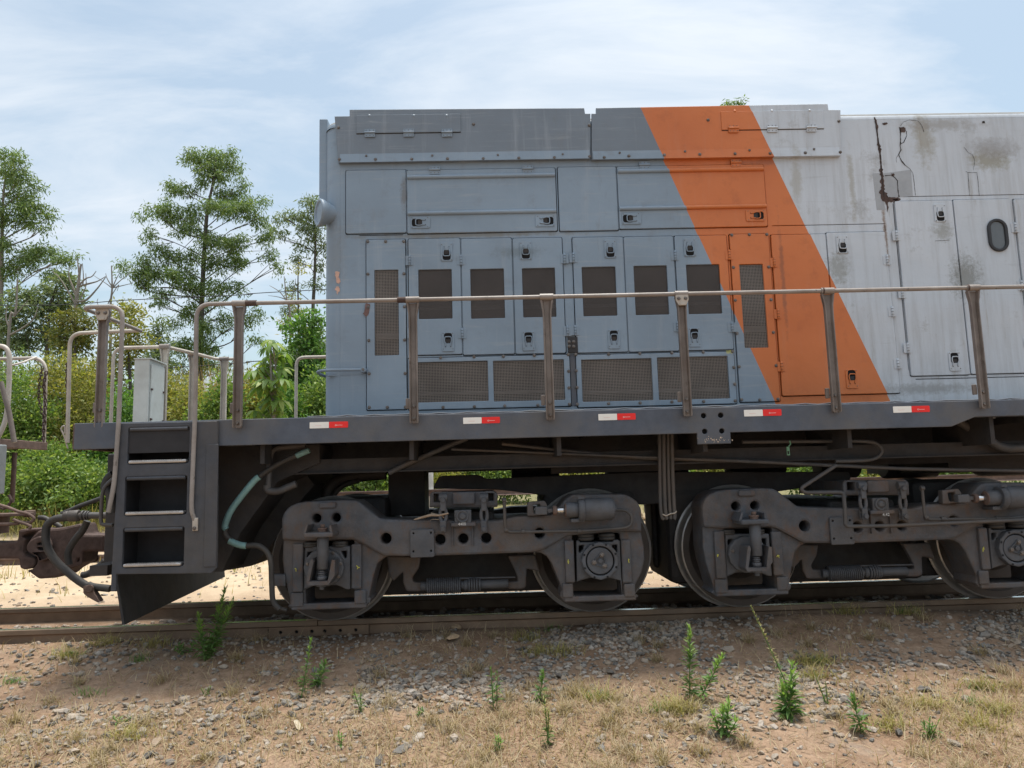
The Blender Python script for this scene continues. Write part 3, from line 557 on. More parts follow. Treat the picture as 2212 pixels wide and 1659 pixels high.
# --- deck, side sill
x_end = P(160, 935, YS)[0]; zb0 = (P(470, 961.4, YS)[1]+P(1502, 938, YS)[1])/2
xa, za = P(2056, 921, YS); xb, zb2 = P(2107, 900.5, YS)
holes = []
m = MB().plate([(x_end, ZD), (XR, ZD), (XR, zb2), (xb, zb2), (xa, zb0), (P(1578, 936, YS)[0], zb0), (P(1578, 936, YS)[0], P(1542, 959, YS)[1]), (P(1506, 938, YS)[0], P(1542, 959, YS)[1]), (P(1506, 938, YS)[0], zb0), (x_end, zb0)],
         [circle(*P(a, b, YS), .018)[::-1] for a, b in ((1520,898),(1557,897),(1522.5,932),(1559.5,931))]+[rrect(rect(276,922.5,408.5,1001.6, YS)[0]-.004, zb0+.012, rect(276,922.5,408.5,1001.6, YS)[2]+.004, ZD-.016, .01)[::-1]], YS, .022, .005)
m.box(x_end+.01, XR, YS+.022, YS+.12, zb2+.002, zb2+.018); m.build('side_sill', sill_m, LOCO)
q = rect(1512, 944, 1572, 957, YS); rr = random.Random(5); m = MB()
for k in range(42):
    x = rr.gauss((q[0]+q[2])/2, .05); z = rr.gauss((q[1]+q[3])/2, .010); s = rr.uniform(.0015, .006)
    m.prism([(x+s*rr.uniform(.5, 1.4)*math.cos(2*PI*j/6), z+s*rr.uniform(.4, 1)*math.sin(2*PI*j/6)) for j in range(6)], YS-.001, YS+.001)
m.build('bare_patch', putty_m, LOCO, kind='stuff')
q = P(1540, 915, YS); MB().box(P(1506, 900, YS)[0], P(1578, 900, YS)[0], YS+.03, YS+.032, q[1]-.12, q[1]+.07).build('sill_hole_shade', black_m, LOCO)  # black sheet standing in for shade behind the sill holes
MB().box(x_end+.02, XR, YS+.02, -YS, ZD-.012, ZD-.002).build('deck_plate', dark_m, LOCO)
MB().plate([(x_end, ZD), (XR, ZD), (XR, zb0+.05), (x_end, zb0+.05)], [], -YS, .022, .004).build('side_sill', sill_m, LOCO)
m = MB().box(x_end-.012, x_end+.03, YS+.004, -YS-.004, zb0+.004, ZD-.003, 0, .006); m.build('end_beam', rustlite_m, LOCO)
m = MB()
for k, x in enumerate(np.arange(x_end+.4, XR, .62)): m.box(x, x+.012, YS+.03, -YS-.03, ZD-.15, ZD-.013)
m.build('cross_bearers', dark_m, LOCO, kind='stuff')
# weld bead along the top of the sill
MB().tube([(x, YS+.012, ZD+.004+.004*math.sin(i*2.7)) for i, x in enumerate(np.arange(xL, XR, .09))], .0055, 6).build('weld_bead', sill_m, LOCO)
# stickers
for i, (a, b, c, d) in enumerate(((669,911.3,752,924.6),(1000.5,901.3,1080,914.8),(1292.5,893.5,1373,907.3),(1607,884.6,1688,898.7),(1929,877.2,2008,890.8))):
    q = rect(a, b, c, d, YS); xm = (q[0]+q[2])/2; o = MB().plate(rrect(q[0], q[1], xm, q[3], .003), [], YS-.0022, .002, .0004).build('reflective_sticker', white_m, LOCO)
    MB().plate(rrect(xm+.0005, q[1], q[2], q[3], .006), [], YS-.0025, .002, .0004).build('red_half', red_m, o)
    zm = (q[1]+q[3])/2-.003; xr = xm+(q[2]-xm)*.36
    m = MB().plate(circle(xr, zm, .006, 10), [circle(xr, zm, .003, 8)[::-1]], YS-.0032, .0006, .0001); m.box(xr+.007, xr+.045, YS-.0032, YS-.0026, zm-.0016, zm+.0016); m.box(q[0]+.035, q[0]+.08, YS-.0030, YS-.0026, zm-.001, zm+.0006); m.build('sticker_print', print_m, o)
# white drips, one clip hanging from the sill
# --- steps at the left end
YT = YS-.032
hs = [(276,922.5,408.5,1001.6), (269,1028.6,403,1113), (264.5,1139.5,397,1225)]
hr = [rect(*h, YT) for h in hs]
outl = [P(*p, YT) for p in ((259,914),(470,909),(468,1227),(456,1239),(251,1241),(250,1278),(238,1278))]
step = MB().plate(outl, [rrect(*h, .014)[::-1] for h in hr], YT, .03, .006).build('step_frame', step_m, LOCO)
q0, q1 = P(446, 960, YT), P(467, 1224, YT); MB().box(q0[0], q1[0], YT-.007, YT, q1[1], q0[1], 0, .004).build('stringer_rib', step_m, step)
for h in hr:
    x0, z0, x1, z1 = h
    m = MB().box(x0-.02, x1+.02, YT+.031, YT+.27, z0-.004, z0+.008); m.box(x0-.03, x0-.018, YT+.031, YT+.27, z0, z1+.03); m.box(x1+.018, x1+.03, YT+.031, YT+.27, z0, z1+.03); m.box(x0-.02, x1+.02, YT+.25, YT+.262, z0, z1+.05)
    m.build('step_well', well_m, step)
    m = MB().box(x0+.010, x1-.014, YT-.010, YT+.06, z0+.004, z0+.026, 0, .008)
    for k in range(28): xk = x0+.03+k*(x1-x0-.08)/27; m.box(xk, xk+.004, YT-.012, YT-.004, z0+.016, z0+.027)
    m.build('tread_nosing', worn_m, step)
    MB().tube([(x0+.012, YT+.006, z1-.012), (x1-.012, YT+.006, z1-.012)], .013, 10).build('top_lip', step_m, step)
h0 = hr[0]; MB().box(h0[0]-.03, h0[2]+.03, YS+.0235, YS+.0265, zb0+.004, ZD-.006).box(h0[0]-.012, h0[2]+.012, YT+.012, YT+.016, zb0-.035, h0[3]+.01).build('step_hole_shade', well_m, step)  # dark sheets added so the top step hole looks shaded
# pilot plate seen from behind, running across the track
pa, pb = W(c2, 792, 752, -1.28), W(c2, 845, 1088, -1.28); fa, fb = W(c2, 1500, 705, 1.25), W(c2, 1525, 815, 1.25)
m = MB(); th = Vector((-.016, 0, 0)); V4 = [pa, pb, Vector((fb.x, 1.25, pb.z)), Vector((fa.x, 1.25, pa.z))]
m.add(V4+[v+th for v in V4], [(3, 2, 1, 0), (4, 5, 6, 7), (0, 1, 5, 4), (1, 2, 6, 5), (2, 3, 7, 6), (3, 0, 4, 7)])
m.box(min(pa.x, fa.x)-.02, min(pa.x, fa.x)+.10, -1.2, 1.2, pa.z-.01, pa.z+.06); m.build('pilot_plough', dark_m, LOCO)
# end bulkhead with draft gear behind the steps
poly = XZ(c2, [(1440,-60),(2040,20),(2130,140),(1990,300),(1900,460),(1790,610),(1700,690),(1560,715),(1440,720)], -.55)
m = MB().prism(poly, -.55, .55); poly2 = [P(*p, -1.0) for p in ((455,965),(690,960),(690,1000),(600,1040),(520,1150),(480,1235),(455,1235))]; m.prism(poly2, -1.0, -.56); m.build('draft_housing', dark_m, LOCO)
q = W(c2, 700, 480, -.3); xep = W(d4, 1322, 800, -.75).x; MB().box(xep, xep+.35, -.75, .75, .42, 1.30, 0, .01).build('end_plate', dark_m, LOCO)

# --- handrails
YR = YS-.045
rail_pts = [W(c2, 1319, 440, YR+.02), W(c2, 1319, 372, YR+.01), W(c2, 1296, 315, YR), W(c1, 1290, 900, YR), W(c1, 1300, 178, YR)]
zr = P(555.5, 654.6, YR)[1]; rail_pts[-1].z = zr
rail_pts += [Vector((x, YR, zr)) for x in (P(555, 650, YR)[0], P(892, 647, YR)[0], P(1471, 633, YR)[0], P(2101, 618, YR)[0], XR-.3)]
MB().tube(bend(rail_pts, .10, 7), .0148, 12).build('handrail', rail_paint_m, LOCO)
q = W(c2, 1320, 415, YT-.012); o = MB().box(q.x-.016, q.x+.020, YT-.016, YT, q.z-.035, q.z+.05, 0, .005).build('rail_foot', cream_m, LOCO)
put('bolt', BOLT, o, (q.x, YT-.016, q.z-.018))
def stanchion_mesh(h, top=True):
    m = MB(); secs = [(0, .026), (.012, .030), (.06, .0295), (h-.16, .0285), (h-.10, .031), (h-.05, .040), (h-.022, .045)]
    prof = [(-1, 0), (-1, -.030), (-.74, -.032), (-.50, -.010), (.50, -.010), (.74, -.032), (1, -.030), (1, 0)]; n = len(prof); vs = []
    for z, w in secs: vs += [(px*w, py, z) for px, py in prof]
    m.add(vs, [(i*n+j, i*n+(j+1) % n, (i+1)*n+(j+1) % n, (i+1)*n+j) for i in range(len(secs)-1) for j in range(n)])
    m.add(vs[:n], [tuple(range(n))[::-1]]); m.add(vs[-n:], [tuple(range(n))])
    m.tube([(-.046, -.022, h), (.046, -.022, h)], .0225, 12, 1); m.box(-.058, -.030, .0, .02, .10, .17, 0, .004)
    return m.mesh('stanchion', [post_m, rail_paint_m])
zf = P(703+0, 920, YS)[1]
hS = zr-zf+.0
STM = stanchion_mesh(hS); 
def stanchion(px_top, py_top, px_bot, py_bot, bracket=False, base=None, me=None, y=YS-.022):
    x = (P(px_top, py_top, YR)[0]+P(px_bot, py_bot, YR)[0])/2
    o = put('stanchion', me or STM, LOCO, (x, y, base if base is not None else zf))
    put('bolt', BOLT, o, (0, -.011, .03)); put('bolt', BOLT, o, (0, -.011, .115))
    if bracket:
        b = MB().prism(rpoly([(-.044, hS-.01), (.044, hS-.01), (.044, hS-.05), (.024, hS-.085), (-.024, hS-.085), (-.044, hS-.05)], .008), -.044, -.034)
        b.box(-.02, .02, -.050, -.044, hS-.085, hS-.068, 0, .003); o2 = b.build('clamp_bracket', cream_m, o)
        for s in (-1, 1): put('bolt', BOLT, o2, (s*.024, -.045, hS-.036))
    return o
for a in ((515,660,513,920), (892.8,655,893,920), (1182,648,1188,905), (1471,640,1487.6,908), (1789,632,1808,898), (2101.4,625,2131,890)): stanchion(*a, bracket=(a[0] == 1471))
for px in (540, 868): 
    x = P(px, 650, YR)[0]; MB().tube([(x-.03, YR, zr), (x+.045, YR, zr)], .0205, 12).build('pipe_joint', rust_m, LOCO)
for px in (1785, 2098): x = P(px, 625, YR)[0]; MB().tube([(x-.03, YR, zr), (x-.02, YR, zr)], .024, 12).build('pipe_joint', rust_m, LOCO)
# left step rail, corner post and the rail across the end
xcp = W(c1, 640, 600, YR).x; zc = W(c1, 660, 203, YR).z
STM2 = stanchion_mesh(zc-ZD+.03); hS_keep = hS; hS = zc-ZD+.03
stanchion(213, 665, 207, 905, True, ZD-.03, STM2, YS+.03); hS = hS_keep
yI = -.62
lp = [W(c2, 735, 325, YR), W(c2, 775, 130, YR), W(c1, 785, 960, YR), W(c1, 812, 205, YR), W(c1, 535, 205, YR)]; lp[3].z = lp[4].z = zc
lp.append(Vector((lp[4].x+.02, yI, zc))); MB().tube(bend(lp, .09, 7), .0148, 12).build('handrail', rail_paint_m, LOCO)
e0 = W(c1, 820, 372, yI); e1 = W(c1, 463, 378, yI); e1.z = e0.z
MB().tube(bend([Vector((lp[4].x+.02, yI-.02, zc)), e1, Vector((W(c1, 455, 900, yI).x, yI, ZD-.08))], .10, 7), .0148, 12).build('end_handrail', cream_m, LOCO)
def chain(pts, name, parent, r=.0045, link=.034):
    pts = smooth(pts, 20); m = MB(); acc = 0; k = 0; L = 0; prev = pts[0]
    for p in pts[1:]:
        L += (p-prev).length
        if L >= link*.72:
            L = 0; k += 1; d = (p-prev).normalized(); a = d.orthogonal().normalized(); a = a if k % 2 else d.cross(a)
            m.tube([p+d*math.cos(t)*link*.55+a*math.sin(t)*link*.3 for t in [2*PI*j/8 for j in range(9)]], r, 5, 0, False)
        prev = p
    return m.build(name, rust_m, parent)
chain([W(c1, 448, 560, yI), W(c1, 442, 700, yI), W(c1, 450, 830, yI), W(c1, 440, 960, yI)], 'safety_chain', LOCO)
MB().tube(smooth([W(c1, 448, 1140, yI), W(c1, 425, 1060, yI), W(c1, 405, 1010, yI), W(c1, 425, 990, yI), W(c1, 428, 1040, yI)], 5), .006, 6).build('white_strap', cream_m, LOCO)
# far side rails
yJ, yK = .62, 1.40
zz = W(c1, 1000, 470, yJ).z
a0 = Vector((W(c1, 735, 900, yJ).x, yJ, ZD)); a1 = Vector((W(c1, 752, 480, yJ).x, yJ, zz)); a2 = Vector((W(c1, 1095, 475, yJ).x, yJ, zz)); a3 = Vector((W(c1, 1280, 530, 1.0).x, 1.0, zz)); a4 = Vector((W(c1, 1435, 575, yK).x, yK, zz)); a5 = Vector((W(c1, 1545, 578, yK).x+.02, yK, zz))
MB().tube(bend([a0, a1, a2, a3, a4, a5], .10, 6), .0165, 10).build('end_handrail', cream_m, LOCO)
STM3 = stanchion_mesh(zz-ZD+.02)
for v in (a2, W(c1, 1485, 600, yK), W(c1, 1278, 600, 1.1)): 
    put('stanchion', STM3, LOCO, (v.x, v.y, ZD-.02)).data.materials[0]
b0 = Vector((W(c1, 1957, 800, yK).x, yK, ZD)); b1 = Vector((b0.x, yK, zz)); MB().tube(bend([b0, b1, Vector((XR, yK, zz))], .09, 6), .0165, 10).build('handrail', cream_m, LOCO)
for x in (-1.2, .1, 1.6, 3.2, 4.8): put('stanchion', STM3, LOCO, (x, yK, ZD-.02))
STM3.materials[0] = cream_m
# light grey cabinet on the end platform
v0, v1 = W(c1, 890, 545, .25), W(c1, 990, 545, .25); zt = v0.z; zb_ = ZD
x0, x1 = v0.x, v1.x; dpt = .30
m = MB(); m.box(x0, x1, .25, .25+dpt, zb_, zt-.004, 0, .004)
o = m.build('equipment_cabinet', box_m, LOCO)
m = MB(); m.add([(x0-.004, .24, zt+.002), (x1+.02, .24, zt+.002), (x1+.02, .26+dpt, zt-.004), (x0-.004, .26+dpt, zt-.004), (x0-.004, .24, zt-.008), (x1+.02, .24, zt-.008), (x1+.02, .26+dpt, zt-.014), (x0-.004, .26+dpt, zt-.014)], [(0,1,2,3), (4,7,6,5), (0,4,5,1), (1,5,6,2), (2,6,7,3), (3,7,4,0)])
m.build('cabinet_roof', box_m, o)
m = MB().box(x1+.001, x1+.012, .27, .24+dpt, zb_+.03, zt-.05, 0, .004); d = m.build('cabinet_door', box_m, o)
for z in (zt-.28, zt-.55): 
    for y in (.28, .24+dpt-.02): MB().box(x1+.010, x1+.022, y-.012, y+.012, z-.008, z+.008).build('cabinet_catch', rust_m, o)
# small vertical pipe and hose under the left end
def tube_cr(name, pts, Y, r, mat, seg=8, n=6, parent=None, rb=None):
    q = [W(c[0], c[1], c[2], Y if len(c) < 4 else c[3]) for c in pts]; return MB().tube(bend(q, rb, 5) if rb else smooth(q, n), r, seg).build(name, mat, parent or LOCO)
pc = lambda x, y: (x, y)
I = lambda x, y: (x, y)
tube_cr('brake_hose', [(I,668,972),(I,600,1003),(I,545,1043),(I,502,1098),(I,486,1135),(I,490,1160),(I,522,1178),(I,560,1180),(I,583,1205),(I,587,1262),(I,590,1298),(I,604,1316)], -1.15, .020, rubber_m)
tube_cr('hose_sleeve', [(I,668,972.5),(I,650,980),(I,640,985)], -1.155, .021, cyan_m); tube_cr('hose_sleeve', [(I,560,1030),(I,545,1043),(I,502,1098),(I,486,1135),(I,489,1144)], -1.155, .023, cyan_m)
tube_cr('hose_sleeve', [(I,495,1168),(I,508,1174),(I,522,1178),(I,532,1179)], -1.155, .023, cyan_m)
tube_cr('brake_pipe', [(I,660,962),(I,592,968),(I,583,985),(I,580,1055)], -1.12, .021, pipe_m, rb=.06)
tube_cr('brake_pipe', [(I,577,1048),(I,577,1060),(I,600,1062),(I,640,1045)], -1.12, .026, pipe_m, rb=.03)
tube_cr('uncoupling_lever', [(c2,770,95),(c2,710,150),(c2,692,200),(c2,683,380),(c2,690,410),(c2,765,412)], -1.3, .013, pipe_m, rb=.05)
tube_cr('cable_bundle', [(c2,770,70),(c2,735,100),(c2,715,160),(c2,750,210),(c2,770,330)], -1.1, .035, rubber_m)
# --- coupler and hoses at the left end (on the centre line)
I_ = lambda x, y: (x, y)
def d4p(pts, Y): return XZ(d4, pts, Y)
m = MB(); m.plate(rpoly(d4p([(1330,735),(1062,735),(1020,592),(760,650),(560,665),(470,690),(400,760),(335,860),(335,950),(460,1010),(470,1090),(400,1180),(330,1185),(390,1232),(480,1300),(710,1285),(800,1245),(840,1200),(1040,1090),(1060,950),(1330,945)], -.13), .02, 3), [rrect(*(lambda a, b: (a.x, b.z, b.x, a.z))(W(d4, 985, 1045, -.13), W(d4, 1012, 1095, -.13)), .01)[::-1]], -.13, .26, .02)
o = m.build('coupler', rust_m, LOCO)
m = MB().plate(rpoly(d4p([(330,870),(385,800),(480,755),(590,760),(640,860),(620,1040),(480,1090),(470,1020),(400,985),(335,940)], -.18), .02, 3), [rpoly(d4p([(472,845),(500,832),(580,832),(585,860),(472,868)], -.18), .006)[::-1], rpoly(d4p([(468,893),(575,888),(585,930),(500,934),(472,915)], -.18), .006)[::-1]], -.18, .06, .012); m.build('knuckle', rustlite_m if False else rust_m, o)
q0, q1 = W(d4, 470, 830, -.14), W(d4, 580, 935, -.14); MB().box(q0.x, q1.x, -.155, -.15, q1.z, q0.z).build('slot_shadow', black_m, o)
m = MB(); 
def tcr(name, cr, pts, Y, r, mat, seg=8, parent=None, n=6, rb=None): return tube_cr(name, [(cr, *p) for p in pts], Y, r, mat, seg, n, parent, rb)
tcr('air_hose', d4, [(900,515),(790,520),(680,545),(600,620),(580,740),(590,850),(640,970),(730,1090),(850,1200),(1000,1320),(1130,1400)], -.42, .030, rubber_m, 10)
tcr('air_hose', d4, [(1110,560),(1050,680),(960,790),(890,900),(862,1000),(880,1120)], -.30, .028, rubber_m, 10)
tcr('air_hose', d4, [(1335,1065),(1290,1110),(1180,1195),(1100,1240),(1040,1250)], -.35, .026, rubber_m, 10)
tcr('air_hose', d4, [(1400,1420),(1300,1410),(1180,1395),(1120,1370)], -.42, .028, rubber_m, 10)
tcr('air_hose', d4, [(780,470),(880,430),(1000,375),(1140,325),(1290,270)], -.25, .018, rubber_m, 8)
tcr('air_pipe', d4, [(900,520),(1000,500),(1140,492),(1420,490)], -.42, .026, pipe_m, 10)
m = MB()
for a, b, r in (((820,500),(880,480),.034), ((880,500),(1010,490),.046), ((1040,490),(1065,490),.040), ((1085,490),(1105,490),.038), ((1120,490),(1135,490),.036)):
    m.cyl(W(d4, *a, -.42), W(d4, *b, -.42), r, 12)
m.build('hose_valve', pipe_m, LOCO)
m = MB(); m.prism(rpoly(d4p([(1080,1380),(1180,1370),(1200,1400),(1210,1460),(1285,1575),(1270,1590),(1160,1530),(1090,1480)], -.44), .012), -.47, -.40); m.cyl(W(d4, 1130, 1420, -.49), W(d4, 1130, 1420, -.40), .03, 12)
m.build('hose_gladhand', rustlite_m, LOCO)

# --- underframe
def prism_cr(name, crs, y0, y1, mat, r=0, parent=None):
    pts = [(lambda q: (q.x, q.z))(W(c[0], c[1], c[2], y0)) for c in crs]
    return MB().plate(rpoly(pts, r, 3) if r else pts, [], y0, y1-y0, .008).build(name, mat, parent or LOCO)
m = MB(); za, zb = W(c3, 900, 152, -.55).z, W(c3, 900, 95, -.55).z
for s in (-1, 1): m.box(xL-.6, XR, s*.55-.012, s*.55+.012, za, ZD-.02); m.box(xL-.6, XR, s*.55-.10, s*.55+.10, za-.02, za+.002)
m.box(xL-.5, XR, -.5, .5, za+.06, ZD-.02); m.build('centre_sill', dark_m, LOCO)
prism_cr('span_bolster', [(c3,975,190),(c3,1180,183),(c3,1210,205),(c4,100,392),(c4,1240,392),(c4,1250,440),(c4,820,505),(c4,270,560),(c3,2030,340),(c3,1640,305),(c3,1290,262),(c3,940,256)], -.42, .42, dark_m, .03)
m = MB()
for k in range(9):
    x = -1.6+k*1.02; m.box(x, x+.03, -1.30, -.6, za+.05, ZD-.02)
m.build('gusset', dark_m, LOCO, kind='stuff')
m = MB(); z0 = W(c3, 1200, 118, -.95).z
m.box(P(640, 1000, -.95)[0], XR, -.97, -.93, z0-.05, z0+.05); m.box(P(640, 1000, -.95)[0], XR, -1.0, -.90, z0-.055, z0-.045); m.build('side_girder', dark_m, LOCO)
for a, b, y, r in ((1105,1205,.35,.13),(1310,1480,.4,.14),(1572,1690,.3,.12),(1765,1850,.3,.13),(1905,2020,.45,.15),(2110,2300,.3,.15)):
    z0 = W(c3, 1200, 178, y).z; MB().cyl((P(a, 1010, y)[0], y, z0), (P(b, 1010, y)[0], y, z0), r, 18).build('gap_filler', dark_m, LOCO)  # dark cylinders added to block the bright gaps above the bogies
MB().box(P(1190, 1008, -.5)[0], XR, -.54, -.40, P(1500, 1015, -.5)[1], za+.03).build('slit_filler', dark_m, LOCO)  # dark box added to narrow the bright slit under the frame
MB().box(P(1402, 1100, .1)[0], P(1452, 1100, .1)[0], 0, .3, .24, .98, 0, .03).build('bogie_gap_filler', dark_m, LOCO)  # dark block added to fill the bright gap between the bogies
m = MB(); m.box(P(2040,1000,-.4)[0], XR, -.45, .9, .98, 1.30); m.build('battery_box', dark_m, LOCO)
tcr('conduit', c4, [(-700,235),(0,308),(600,330),(1160,357),(1600,376),(2300,388)], -1.02, .014, pipe_m)
tcr('conduit', c4, [(640,225),(1010,222),(1330,222),(1408,252),(1412,292),(1350,325),(1160,332)], -1.05, .014, pipe_m)
tcr('conduit', c4, [(1165,355),(965,485),(985,508),(1205,505),(1212,600),(1215,697),(1500,692),(2300,655)], -1.19, .014, pipe_m, rb=.03)
tcr('conduit', c4, [(1850,110),(2000,205),(2110,258),(2290,250)], -1.05, .032, pipe_m)
tcr('conduit', c3, [(1120,-5),(960,60),(800,132),(715,175)], -1.0, .020, pipe_m, n=4)
tcr('conduit', c3, [(1040,52),(1500,70),(2300,104)], -1.04, .010, pipe_m, n=3)
tcr('cable_bundle', c3, [(390,330),(400,270),(450,215),(560,190),(700,178)], -.2, .05, rubber_m)
tcr('cable_bundle', c3, [(420,330),(430,290),(480,240),(560,215)], -.25, .02, rubber_m)
m = MB().box(W(c3, 720, 180, -.1).x, W(c3, 905, 180, -.1).x, -.2, .2, W(c3, 800, 390, -.1).z, za+.02); m.build('suspension_post', dark_m, LOCO)
for k in range(4): tcr('hanging_hose', c4, [(180+k*23,175),(181+k*23.5,380),(184+k*25,560),(192+k*24,640),(205+k*18,655)], -1.06-.01*(k % 2), .014, pipe_m)
tcr('hose_tie', c4, [(196,628),(215,636),(240,626),(262,622),(274,612)], -1.08, .005, cream_m)
prism_cr('hose_bracket', [(c4,165,175),(c4,262,175),(c4,262,240),(c4,165,240)], -1.05, -1.03, dark_m)
m = MB(); m.tube([W(c4,905,218,-1.12), W(c4,910,236,-1.12), W(c4,898,252,-1.12)], .005, 6); a, b = W(c4, 886, 252, -1.12), W(c4, 906, 300, -1.12)
m.plate([(a.x, b.z), (b.x, b.z), (b.x, a.z), (a.x, a.z)], [[(a.x+.004, b.z+.01), (b.x-.004, b.z+.01), (b.x-.004, (a.z+b.z)/2), (a.x+.004, (a.z+b.z)/2)][::-1]], -1.125, .008, .001); m.build('cable_clip', green_m, LOCO)

# --- bogies: one built here with its parts, then copied
XW1, XW2 = P(716, 1325, -.6)[0], P(1284, 1310, -.6)[0]; RW = .455
def d1p(*pts, Y=YB): return XZ(d1, pts, Y)
def d2p(*pts, Y=YB): return XZ(d2, pts, Y)
def cir(cr, x, y, rpx, scale, Y=YB): 
    q = W(cr, x, y, Y); r = rpx/scale*.542157*(Y-CAM_POS.y)/CAM_F; return q, r
hl = []
for cr, x, y, r, s in ((d1,555,385,52,3.0722),(d1,795,377,52,3.0722),(d1,1405,632,63,3.0722),(d1,2070,645,62,3.0722),(d2,322,545,43,2.212),(d2,525,540,43,2.212),(d2,997,497,44,2.212)):
    q, rr = cir(cr, x, y, r, s); hl.append(circle(q.x, q.z, rr, 20)[::-1])
topL = d1p((130,650),(125,400),(150,320),(220,240),(320,195),(420,180),(900,158),(1040,165),(1090,190),(1330,385),(1440,395),(1840,405))
topR = d2p((620,385),(790,347),(1110,335),(1230,190),(1285,155),(1740,152),(1800,175),(1860,220),(1895,290),(1897,470))
botall = d2p((1900,500),(1925,620),(1930,740),(1905,850),(1850,960),(1850,1040),(1880,1060),(1850,1085),(1210,1105),(1180,1060),(1195,1000),(1150,880),(1105,770),(1060,705),(1010,676),(940,667),(90,697))+d1p((1700,850),(1430,852),(1370,880),(1290,950),(1250,1080),(1210,1260),(1190,1365),(1215,1378),(1200,1430),(1150,1470),(230,1510),(185,1472),(225,1430),(190,1290),(140,1080),(120,900))
ops = [rpoly(d1p((395,676),(1005,655),(1008,1428),(412,1452)), .02)[::-1], rpoly(d2p((1287,500),(1708,497),(1742,1052),(1300,1060)), .02)[::-1]]
m = MB().plate(topL+topR+botall, hl+ops, YB+.035, .28, .014)
lower = d2p((1897,486),(1700,482),(1240,520),(1035,640),(940,667),(90,697))+d1p((1700,850),(1375,846),(1050,664),(980,642),(400,664))
m.plate(rpoly(topL+topR+lower, .02, 3), hl, YB, .05, .018)
# lips, pads, wear plates, feet and tie bars cast with the frame
for cr, x0, y0, x1, y1, pr in ((d1,590,188,800,258,.02),(d1,977,705,1105,1250,-.005),(d1,258,700,385,1290,-.005),(d1,228,1300,388,1475,-.012),(d1,1012,1270,1158,1438,-.012),(d2,1215,560,1310,935,-.005),(d2,1712,557,1815,935,-.005),(d2,1197,945,1295,1070,-.012),(d2,1742,945,1845,1064,-.012),(d1,235,1440,1160,1490,-.02),(d2,1215,1060,1855,1092,-.02)):
    a, b = W(cr, x0, y0, YB), W(cr, x1, y1, YB); m.box(a.x, b.x, YB-pr, YB+.05, b.z, a.z, 0, .010)
for a, b in (((225,430),(235,610)), ((400,430),(412,610))): p, q = W(d2, *a, YB), W(d2, *b, YB); m.box(p.x, q.x, YB-.025, YB+.02, q.z, p.z, 0, .006)
p, q = W(d2, 215, 402, YB), W(d2, 437, 432, YB); m.box(p.x, q.x, YB-.045, YB+.02, q.z, p.z, 0, .008)
frame = m.build('bogie_frame', iron_m, LOCO); BOGIE = [frame]
FM = frame.data
ff = put('bogie_frame', FM, LOCO, (0, 0, 0), None, (1, -1, 1)); BOGIE.append(ff)
def bpart(mb, name, mats, parent=None):
    o = mb.build(name, mats, parent or LOCO)
    if parent is None: BOGIE.append(o)
    return o
# cover plate with four holes
a, b = W(d1, 1705, 522, YB), W(d1, 2003, 856, YB)
m = MB().plate(rrect(a.x, b.z, b.x, a.z, .012), [circle(W(d1, x, y, YB).x, W(d1, x, y, YB).z, .007, 10)[::-1] for x, y in ((1745,567),(1960,560),(1745,787),(1962,780))], YB-.022, .022, .005); m.box(a.x+.01, b.x-.01, YB-.002, YB, b.z+.01, a.z-.01, 1); bpart(m, 'cover_plate', [iron2_m, black_m], frame)
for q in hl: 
    xs_ = [p[0] for p in q]; zs_ = [p[1] for p in q]; bpart(MB().box(min(xs_)-.02, max(xs_)+.02, YB+.20, YB+.205, min(zs_)-.02, max(zs_)+.02), 'hole_shade', black_m, frame)  # black sheets put the shade into the frame holes
# left axle box with clamp and damper
m = MB().plate(rpoly(d1p((418,732),(972,725),(976,1252),(935,1258),(800,1200),(520,1212),(402,1266),(405,1000),Y=YB+.03), .01, 2), [rpoly(d1p((450,800),(510,792),(480,860),(445,862),Y=YB+.03), .006)[::-1], rpoly(d1p((860,788),(928,785),(922,870),(900,872),Y=YB+.03), .006)[::-1]], YB+.02, .10, .010)
m.plate([(lambda q: (q.x, q.z))(W(d1, 652+248*math.cos(t)*1.0, 985+235*math.sin(t), YB)) for t in [2*PI*k/14 for k in range(14)]][::-1], [], YB-.03, .06, .012)
ax1 = bpart(m, 'axle_box', iron2_m)
m = MB(); yA, yB_ = YB-.19, YB-.02
for poly in ([(478,1140),(522,885),(548,862),(562,900),(515,1130)], [(478,1135),(742,1128),(745,1172),(500,1178)], [(735,1135),(785,872),(822,880),(818,1060),(742,1175)]): m.prism([(lambda q: (q.x, q.z))(W(d1, *p, YB-.08)) for p in poly], yA, yB_)
bpart(m, 'damper_clamp', iron_m, ax1)
m = MB(); q0, q1 = W(d1, 634, 600, YB-.14), W(d1, 632, 1005, YB-.14); m.cyl(q0, q1, .040, 16)
for k in range(4): q = W(d1, 624, 1020+k*24, YB-.14); m.cyl(q, q+Vector((0, 0, -.010)), .026+.004*(k % 2), 14)
q = W(d1, 624, 1090, YB-.14); m.cyl(q, W(d1, 624, 1140, YB-.14), .034, 14); q = W(d1, 622, 1180, YB-.14); m.cyl(q, q+Vector((0, 0, -.02)), .038, 14); m.cyl(q+Vector((0, 0, -.02)), q+Vector((0, 0, -.042)), .018, 6)
bpart(m, 'damper', iron2_m, ax1)
for x, y in ((850,937),(825,1098),(757,808),(447,942)): q = W(d1, x, y, YB-.03); put('bolt', BOLT, ax1, (q.x, YB-.03, q.z))
m = MB(); a, b = W(d1, 450, 560, YB-.09), W(d1, 800, 600, YB-.09); m.box(a.x, b.x, YB-.21, YB+.01, b.z, a.z+.006, 0, .010)
